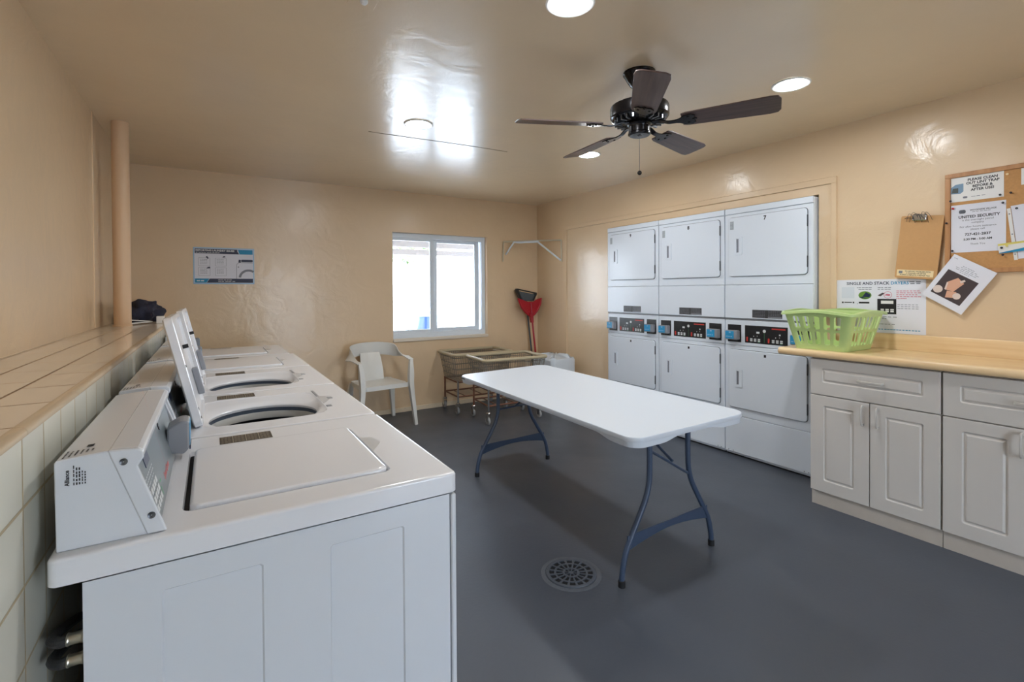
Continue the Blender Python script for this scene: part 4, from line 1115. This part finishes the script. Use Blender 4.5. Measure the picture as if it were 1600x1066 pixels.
for k in range(5):
    ang = radians(156.5-72*k)
    RM = Matrix.Rotation(ang, 4, 'Z') @ Matrix.Translation((0, 0, -.268)) @ Matrix.Rotation(radians(-12), 4, 'X')
    if blade0 is None:
        blade0 = obj('fan_blade', bb, M_BLADE, t, bevel=.001); iron = new()
        # bracket: flat arm from the motor to a three-lobed plate under the blade root
        prism(iron, [(.215, -.038), (.25, -.045), (.268, -.030), (.262, -.012), (.275, 0), (.262, .012), (.268, .030), (.25, .045), (.215, .038), (.195, .020), (.17, .012), (.17, -.012), (.195, -.020)], -.008, -.003)
        sweep(iron, smooth_path([(.06, 0, .012), (.10, 0, .010), (.14, 0, -.004), (.18, 0, -.006)]), strip_sec(.026, .006))
        for (px_, py_) in ((.235, -.026), (.235, .026), (.258, 0)): lathe(iron, [(.006, -.011), (.006, -.008)], 10, (px_, py_, 0))
        ir0 = obj('blade_iron', iron, M_FANBLK, blade0, bevel=.001); bl = blade0
    else:
        bl = blade0.copy(); COL.objects.link(bl); bl.parent = t
        i2 = ir0.copy(); COL.objects.link(i2); i2.parent = bl
    bl.matrix_local = RM

# ================================================================== PLASTIC CHAIR
t = thing('plastic_chair', 'white moulded plastic armchair against the far wall under the window', 'chair', (1.425, 4.865, 0), (0, 0, radians(6)))
# seat
b = new(); n = 10; rings_ = []
def seat_z(u, v): return .425+.012*v*v*0 - .014*(1-u*u)*(1-.3*v)+.010*max(0, -v-.6)*-2
S = []
for i in range(n+1):
    row = []
    for j in range(n+1):
        u, v = -1+2*j/n, -1+2*i/n
        w = .225-.022*(v+1)/2
        row.append(Vector((u*w, v*.21, seat_z(u, v))))
    S.append(row)
vt = [[b.verts.new(p) for p in r] for r in S]; vb = [[b.verts.new(p-Vector((0, 0, .006))) for p in r] for r in S]
for i in range(n):
    for j in range(n):
        b.faces.new((vt[i][j], vt[i][j+1], vt[i+1][j+1], vt[i+1][j])); b.faces.new((vb[i][j], vb[i+1][j], vb[i+1][j+1], vb[i][j+1]))
edge = [(0, j) for j in range(n)]+[(i, n) for i in range(n)]+[(n, j) for j in range(n, 0, -1)]+[(i, 0) for i in range(n, 0, -1)]
for a, c in zip(edge, edge[1:]+edge[:1]): b.faces.new((vt[a[0]][a[1]], vb[a[0]][a[1]], vb[c[0]][c[1]], vt[c[0]][c[1]]))
# apron lip
lip = rrect(-.232, .232, -.218, .214, .04, 6)
sweep(b, [(x*(1-.1*(y+.2)/.4), y, .405) for x, y in lip], strip_sec(.008, .042), closed=False)
obj('seat', b, M_CHAIR, t, smooth=60)
# back splat (curved plate)
b = new(); rr = []
for k in range(9):
    f = k/8; z = .405+f*.290; y = .190+.057*f-.02*sin(pi*f); w = .128-.024*f
    rr.append([(x*w, y-.022*(x*x), z) for x in (-1, -.5, 0, .5, 1)]+[(x*w, y-.022*(x*x)+.007, z) for x in (1, .5, 0, -.5, -1)])
loops(b, rr); obj('backrest', b, M_CHAIR, t, smooth=60)
# continuous top rail running forward and down into the arms
rail = smooth_path([(-.262, -.19, .650), (-.272, -.08, .664), (-.274, .03, .680), (-.260, .12, .704), (-.205, .205, .722), (-.11, .245, .734), (0, .252, .738), (.11, .245, .734), (.205, .205, .722), (.260, .12, .704), (.274, .03, .680), (.272, -.08, .664), (.262, -.19, .650)], 5)
m_ = len(rail)-1; sc = []
b = new(); rr = []
for i, p in enumerate(rail):
    f = abs(2*i/m_-1)          # 0 at the back centre, 1 at the arm fronts
    tn = (rail[min(i+1, m_)]-rail[max(i-1, 0)]).normalized(); side = tn.cross(Vector((0, 0, 1))).normalized()
    tilt = radians(80)*(1-min(1, max(0, (f-.45)/.35)))      # vertical band at the back, flat on the arms
    wdt = .050+.085*min(1, max(0, (.85-f)/.45)); ax_ = (side*cos(tilt)+Vector((0, 0, 1))*sin(tilt)); nx = tn.cross(ax_).normalized()
    rr.append([p+ax_*wdt/2*a+nx*.004*c+nx*.006*(1-abs(a)) for a, c in ((-1, -1), (0, -1), (1, -1), (1, 1), (0, 1), (-1, 1))])
loops(b, rr); obj('armrest_rail', b, M_CHAIR, t, smooth=60)
for s in (-1, 1):
    # front leg continues up to the arm
    p = smooth_path([(s*.285, -.245, 0), (s*.268, -.232, .18), (s*.248, -.218, .40), (s*.252, -.208, .54), (s*.262, -.19, .65)], 5)
    b = new(); k = len(p); sweep(b, p, [(-.020, -.022), (.020, -.022), (.020, .022), (.012, .022), (.012, -.012), (-.020, -.012)], up=(0, 1, 0), scale=[.72+.5*min(1, i/k*1.6) if i < k*.65 else 1.2-.55*(i/k-.65)/.35 for i in range(k)])
    obj('leg', b, M_CHAIR, t, smooth=50)
    p = smooth_path([(s*.255, .225, 0), (s*.235, .205, .2), (s*.220, .188, .33), (s*.212, .180, .41)], 5)
    b = new(); k = len(p); sweep(b, p, [(-.020, -.018), (.020, -.018), (.020, .022), (.012, .022), (.012, -.008), (-.020, -.008)], up=(0, 1, 0), scale=[.75+.5*min(1, i/k*1.8) if i < k*.6 else 1.25-.7*(i/k-.6)/.4 for i in range(k)])
    obj('leg', b, M_CHAIR, t, smooth=50)

# ================================================================== LAUNDRY CARTS
def cart(label):
    t = thing('laundry_cart', label, 'laundry cart', (0, 0, 0), group='wire laundry carts under the window')
    hx, hy, zr = .355, .235, .645
    rim = rrect(-hx, hx, -hy, hy, .035, 5)
    obj('rim', tube(new(), [(x, y, zr) for x, y in rim], .017, 10, closed=True), M_VINYL, t, smooth=60)
    b = new(); zb = .36
    def at(side, s, f):
        ax, ay = hx-.008-.05*f, hy-.008-.035*f; z = zr-(zr-zb)*f
        return {0: (s*ax, -ay, z), 1: (ax, s*ay, z), 2: (-s*ax, ay, z), 3: (-ax, -s*ay, z)}[side]
    for side in range(4):
        N = 26 if side in (0, 2) else 17
        for k in range(N): tube(b, [at(side, -.96+1.92*k/(N-1), 0), at(side, -.96+1.92*k/(N-1), 1)], .0024, 4)
        for f in (.12, .34, .56, .78, 1): tube(b, [at(side, -1, f), at(side, 1, f)], .003, 4)
    for k in range(14):
        x = -.28+.56*k/13; tube(b, [(x, -hy+.045, zb), (x, hy-.045, zb)], .0016, 4)
    for k in range(8):
        y = -.17+.34*k/7; tube(b, [(-hx+.06, y, zb), (hx-.06, y, zb)], .0016, 4)
    obj('wire_basket', b, M_WIRE, t, smooth=60)
    lx, ly = .295, .185
    b = new(); zf = .13
    for z in (.345, .19): tube(b, [(-lx, -ly, z), (lx, -ly, z), (lx, ly, z), (-lx, ly, z)], .009, 8, closed=True)
    for x in (-.2, 0, .2): tube(b, [(x, -ly, .19), (x, ly, .19)], .005, 6)
    obj('lower_frame', b, M_RUST, t, smooth=60)
    for sx_ in (-1, 1):
        for sy_ in (-1, 1):
            lg = obj('leg', tube(new(), [(sx_*lx, sy_*ly, .36), (sx_*lx, sy_*ly, .12)], .0105, 10), M_SILVER if sy_ < 0 else M_RUST, t, label='chrome upright' if sy_ < 0 else 'rusty brown upright')
            cb = new(); X_, Y_ = sx_*lx, sy_*ly
            lathe(cb, [(.016, .128), (.022, .120), (.022, .108), (.012, .104)], 16, (X_, Y_, 0))
            box(cb, X_-.017, X_-.013, Y_-.012, Y_+.036, .035, .11); box(cb, X_+.013, X_+.017, Y_-.012, Y_+.036, .035, .11)
            cs = obj('caster', cb, M_SILVER, lg, bevel=.001)
            obj('caster_wheel', lathe(new(), [(.018, -.012), (.036, -.012), (.040, -.008), (.040, .008), (.036, .012), (.018, .012)], 24, (X_, Y_+.018, .040), 'x'), M_CASTER, cs)
    return t
ca = cart('empty wire laundry cart with tan rim pushed against the far wall'); ca.location = (2.555, 4.945, 0); ca.rotation_euler = (0, 0, radians(-2))
cb_ = copy_tree(ca, None, 'empty wire laundry cart with tan rim in front, behind the folding table'); cb_.location = (2.635, 4.39, 0); cb_.rotation_euler = (0, 0, radians(-4))

# ================================================================== BROOM, DUSTPAN, BIN, RACK
t = thing('broom', 'broom with dark grey bristles standing head up in the far corner', 'broom', (3.42, 5.135, 0))
obj('broom_handle', tube(new(), [(.09, -.02, 0), (-.035, .012, 1.20)], .0105, 10), M_BRISTLE, t)
b = new(); pr = [(-.205, 1.338), (-.185, 1.355), (.105, 1.300), (.108, 1.280), (.058, 1.205), (-.130, 1.215)]
prism(b, [(-.165, 1.325), (.075, 1.282), (.035, 1.20), (-.105, 1.205)], -.022, .022, 'y'); obj('bristles', b, M_BRISTLE, t, bevel=.008)
b = new(); prism(b, [(-.205, 1.335), (-.185, 1.352), (-.165, 1.335), (-.112, 1.20), (-.135, 1.205)], -.025, .025, 'y'); prism(b, [(.075, 1.290), (.108, 1.296), (.108, 1.280), (.058, 1.20), (.035, 1.20)], -.025, .025, 'y'); prism(b, [(-.2, 1.345), (-.185, 1.356), (.108, 1.302), (.105, 1.290)], -.024, .024, 'y')
obj('bristle_edge', b, M_BLACK, t, bevel=.004)
t = thing('dustpan', 'red upright dustpan with long red handle leaning in the far corner', 'dustpan', (3.40, 5.06, 0))
b = new()
sh = [(-.195, 1.235), (-.15, 1.225), (-.05, 1.19), (.03, 1.19), (.10, 1.225), (.145, 1.235), (.135, 1.165), (.095, 1.09), (.045, 1.035), (.01, 1.01), (-.035, 1.02), (-.09, 1.06), (-.15, 1.125)]
cx_, cz_ = -.02, 1.13
prism(b, sh, -.008, .008, 'y')
obj('pan', b, M_RED, t, bevel=.004)
b = new(); rimp = [(x, z) for x, z in sh[5:]+sh[:1]]
tube(b, [(x, -.012, z) for x, z in rimp], .012, 8); prism(b, [(-.03, 1.05), (.02, 1.04), (.025, .93), (-.005, .93)], -.022, .014, 'y')
obj('pan_rim', b, M_RED, t, smooth=60)
obj('dustpan_handle', tube(new(), [(-.012, -.012, 1.17), (.01, -.012, .95), (.05, -.02, .55), (.10, -.03, 0)], .0115, 10), M_RED, t)

t = thing('waste_bin', 'white waste bin with a plastic bag liner in the corner by the dryers', 'bin', (3.335, 4.50, 0))
obj('bin_body', (lambda b: (loops(b, [[(x*s, y*s, z) for x, y in rrect(-.16, .16, -.19, .19, .05, 6)] for s, z in ((.80, 0), (.98, .52), (1.02, .525), (1.03, .545))], True, False), b)[1])(new()), M_WHITE, t, smooth=50)
b = new(); rnd = random.Random(2); n = 40; rr = []
for s, z, j in ((1.045, .40, .006), (1.05, .47, .008), (1.06, .545, .004), (1.0, .575, .012), (.9, .56, .02), (.7, .585, .03), (.3, .60, .02)):
    base = rrect(-.16, .16, -.19, .19, .05, 9); rr.append([(x*s*(1+rnd.uniform(-j, j)), y*s*(1+rnd.uniform(-j, j)), z+rnd.uniform(-j, j)) for x, y in base])
loops(b, rr, False, True); obj('bag_liner', b, M_BAG, t, smooth=80)

# wall rack across the far right corner
t = thing('wall_rack', 'pale metal folding drying rack fixed high across the far right corner', 'rack', (3.3, 4.9, 1.93))
A, B_ = Vector((3.085, 5.19, 1.935)), Vector((3.585, 4.68, 1.935)); O_ = Vector((3.3, 4.9, 1.93))
def rel(p): return tuple(Vector(p)-O_)
M_RACK = mat('pale_metal', srgb(206, 196, 172), .4, metal=.2)
b = new(); tube(b, [rel(A), rel(B_)], .011, 8); obj('cross_bar', b, M_RACK, t)
D_ = B_-A
P1, P2 = A+D_*.20+Vector((-.03, -.03, -.012)), A+D_*.60+Vector((-.05, -.05, -.012))
b = new(); tube(b, smooth_path([rel(P1), rel(P1+Vector((.04, -.06, -.01))), rel((P1+P2)/2+Vector((-.02, -.04, -.012))), rel(P2+Vector((0, -.02, -.01))), rel(P2)]), .010, 8); tube(b, [rel(P1+Vector((.02, .02, 0))), rel(P2+Vector((.02, .02, 0)))], .010, 8); obj('folding_tray', b, M_ALU, t)
obj('drop_bracket', tube(new(), [rel(A), rel((3.075, 5.195, 1.69))], .009, 8), M_RACK, t)
obj('drop_bracket', tube(new(), [rel(B_), rel((3.588, 4.68, 1.675))], .009, 8), M_RACK, t)
obj('diagonal_strut', tube(new(), [rel(P1), rel((3.12, 5.195, 1.78))], .010, 8), M_ALU, t)
obj('diagonal_strut', tube(new(), [rel(P2), rel((3.586, 4.69, 1.69))], .010, 8), M_ALU, t)

# ================================================================== THINGS LEFT ON THE LEDGE
t = thing('cloth_bundle', 'crumpled dark blue cloth heaped on the ledge behind the column', 'cloth', (-.43, 4.55, ZL))
b = new(); bmesh.ops.create_icosphere(b, subdivisions=4, radius=1)
from mathutils import noise
for v in b.verts:
    nn = noise.noise(v.co*2.3)*.35+noise.noise(v.co*5)*.15; v.co *= 1+nn
    v.co.x *= .12; v.co.y *= .2; v.co.z = max(0, v.co.z*.10+.055)
obj('cloth', b, M_CLOTH, t, smooth=80)
def hanger(label, x, y, rz_):
    t = thing('plastic_hanger', label, 'hanger', (x, y, ZL), (0, 0, rz_))
    obj('hanger_frame', tube(new(), smooth_path([(-.16, 0, .01), (-.02, .07, .03), (.02, .07, .03), (.16, 0, .01), (0, -.006, .012), (-.155, .001, .01)], 5), .004, 8), M_WHITE, t)
    obj('hook', tube(new(), smooth_path([(0, .07, .03), (0, .10, .035), (.02, .12, .037), (.03, .10, .036)], 5), .0022, 6), M_SILVER, t)
hanger('white plastic hanger lying on the ledge between the column and the dark cloth', -.42, 4.13, radians(65))
t = thing('small_carton', 'small white carton on the ledge beside the dark cloth', 'carton', (-.30, 4.22, ZL))
obj('carton_box', box(new(), -.022, .022, -.03, .03, 0, .05), M_PAPERW, t, bevel=.002)
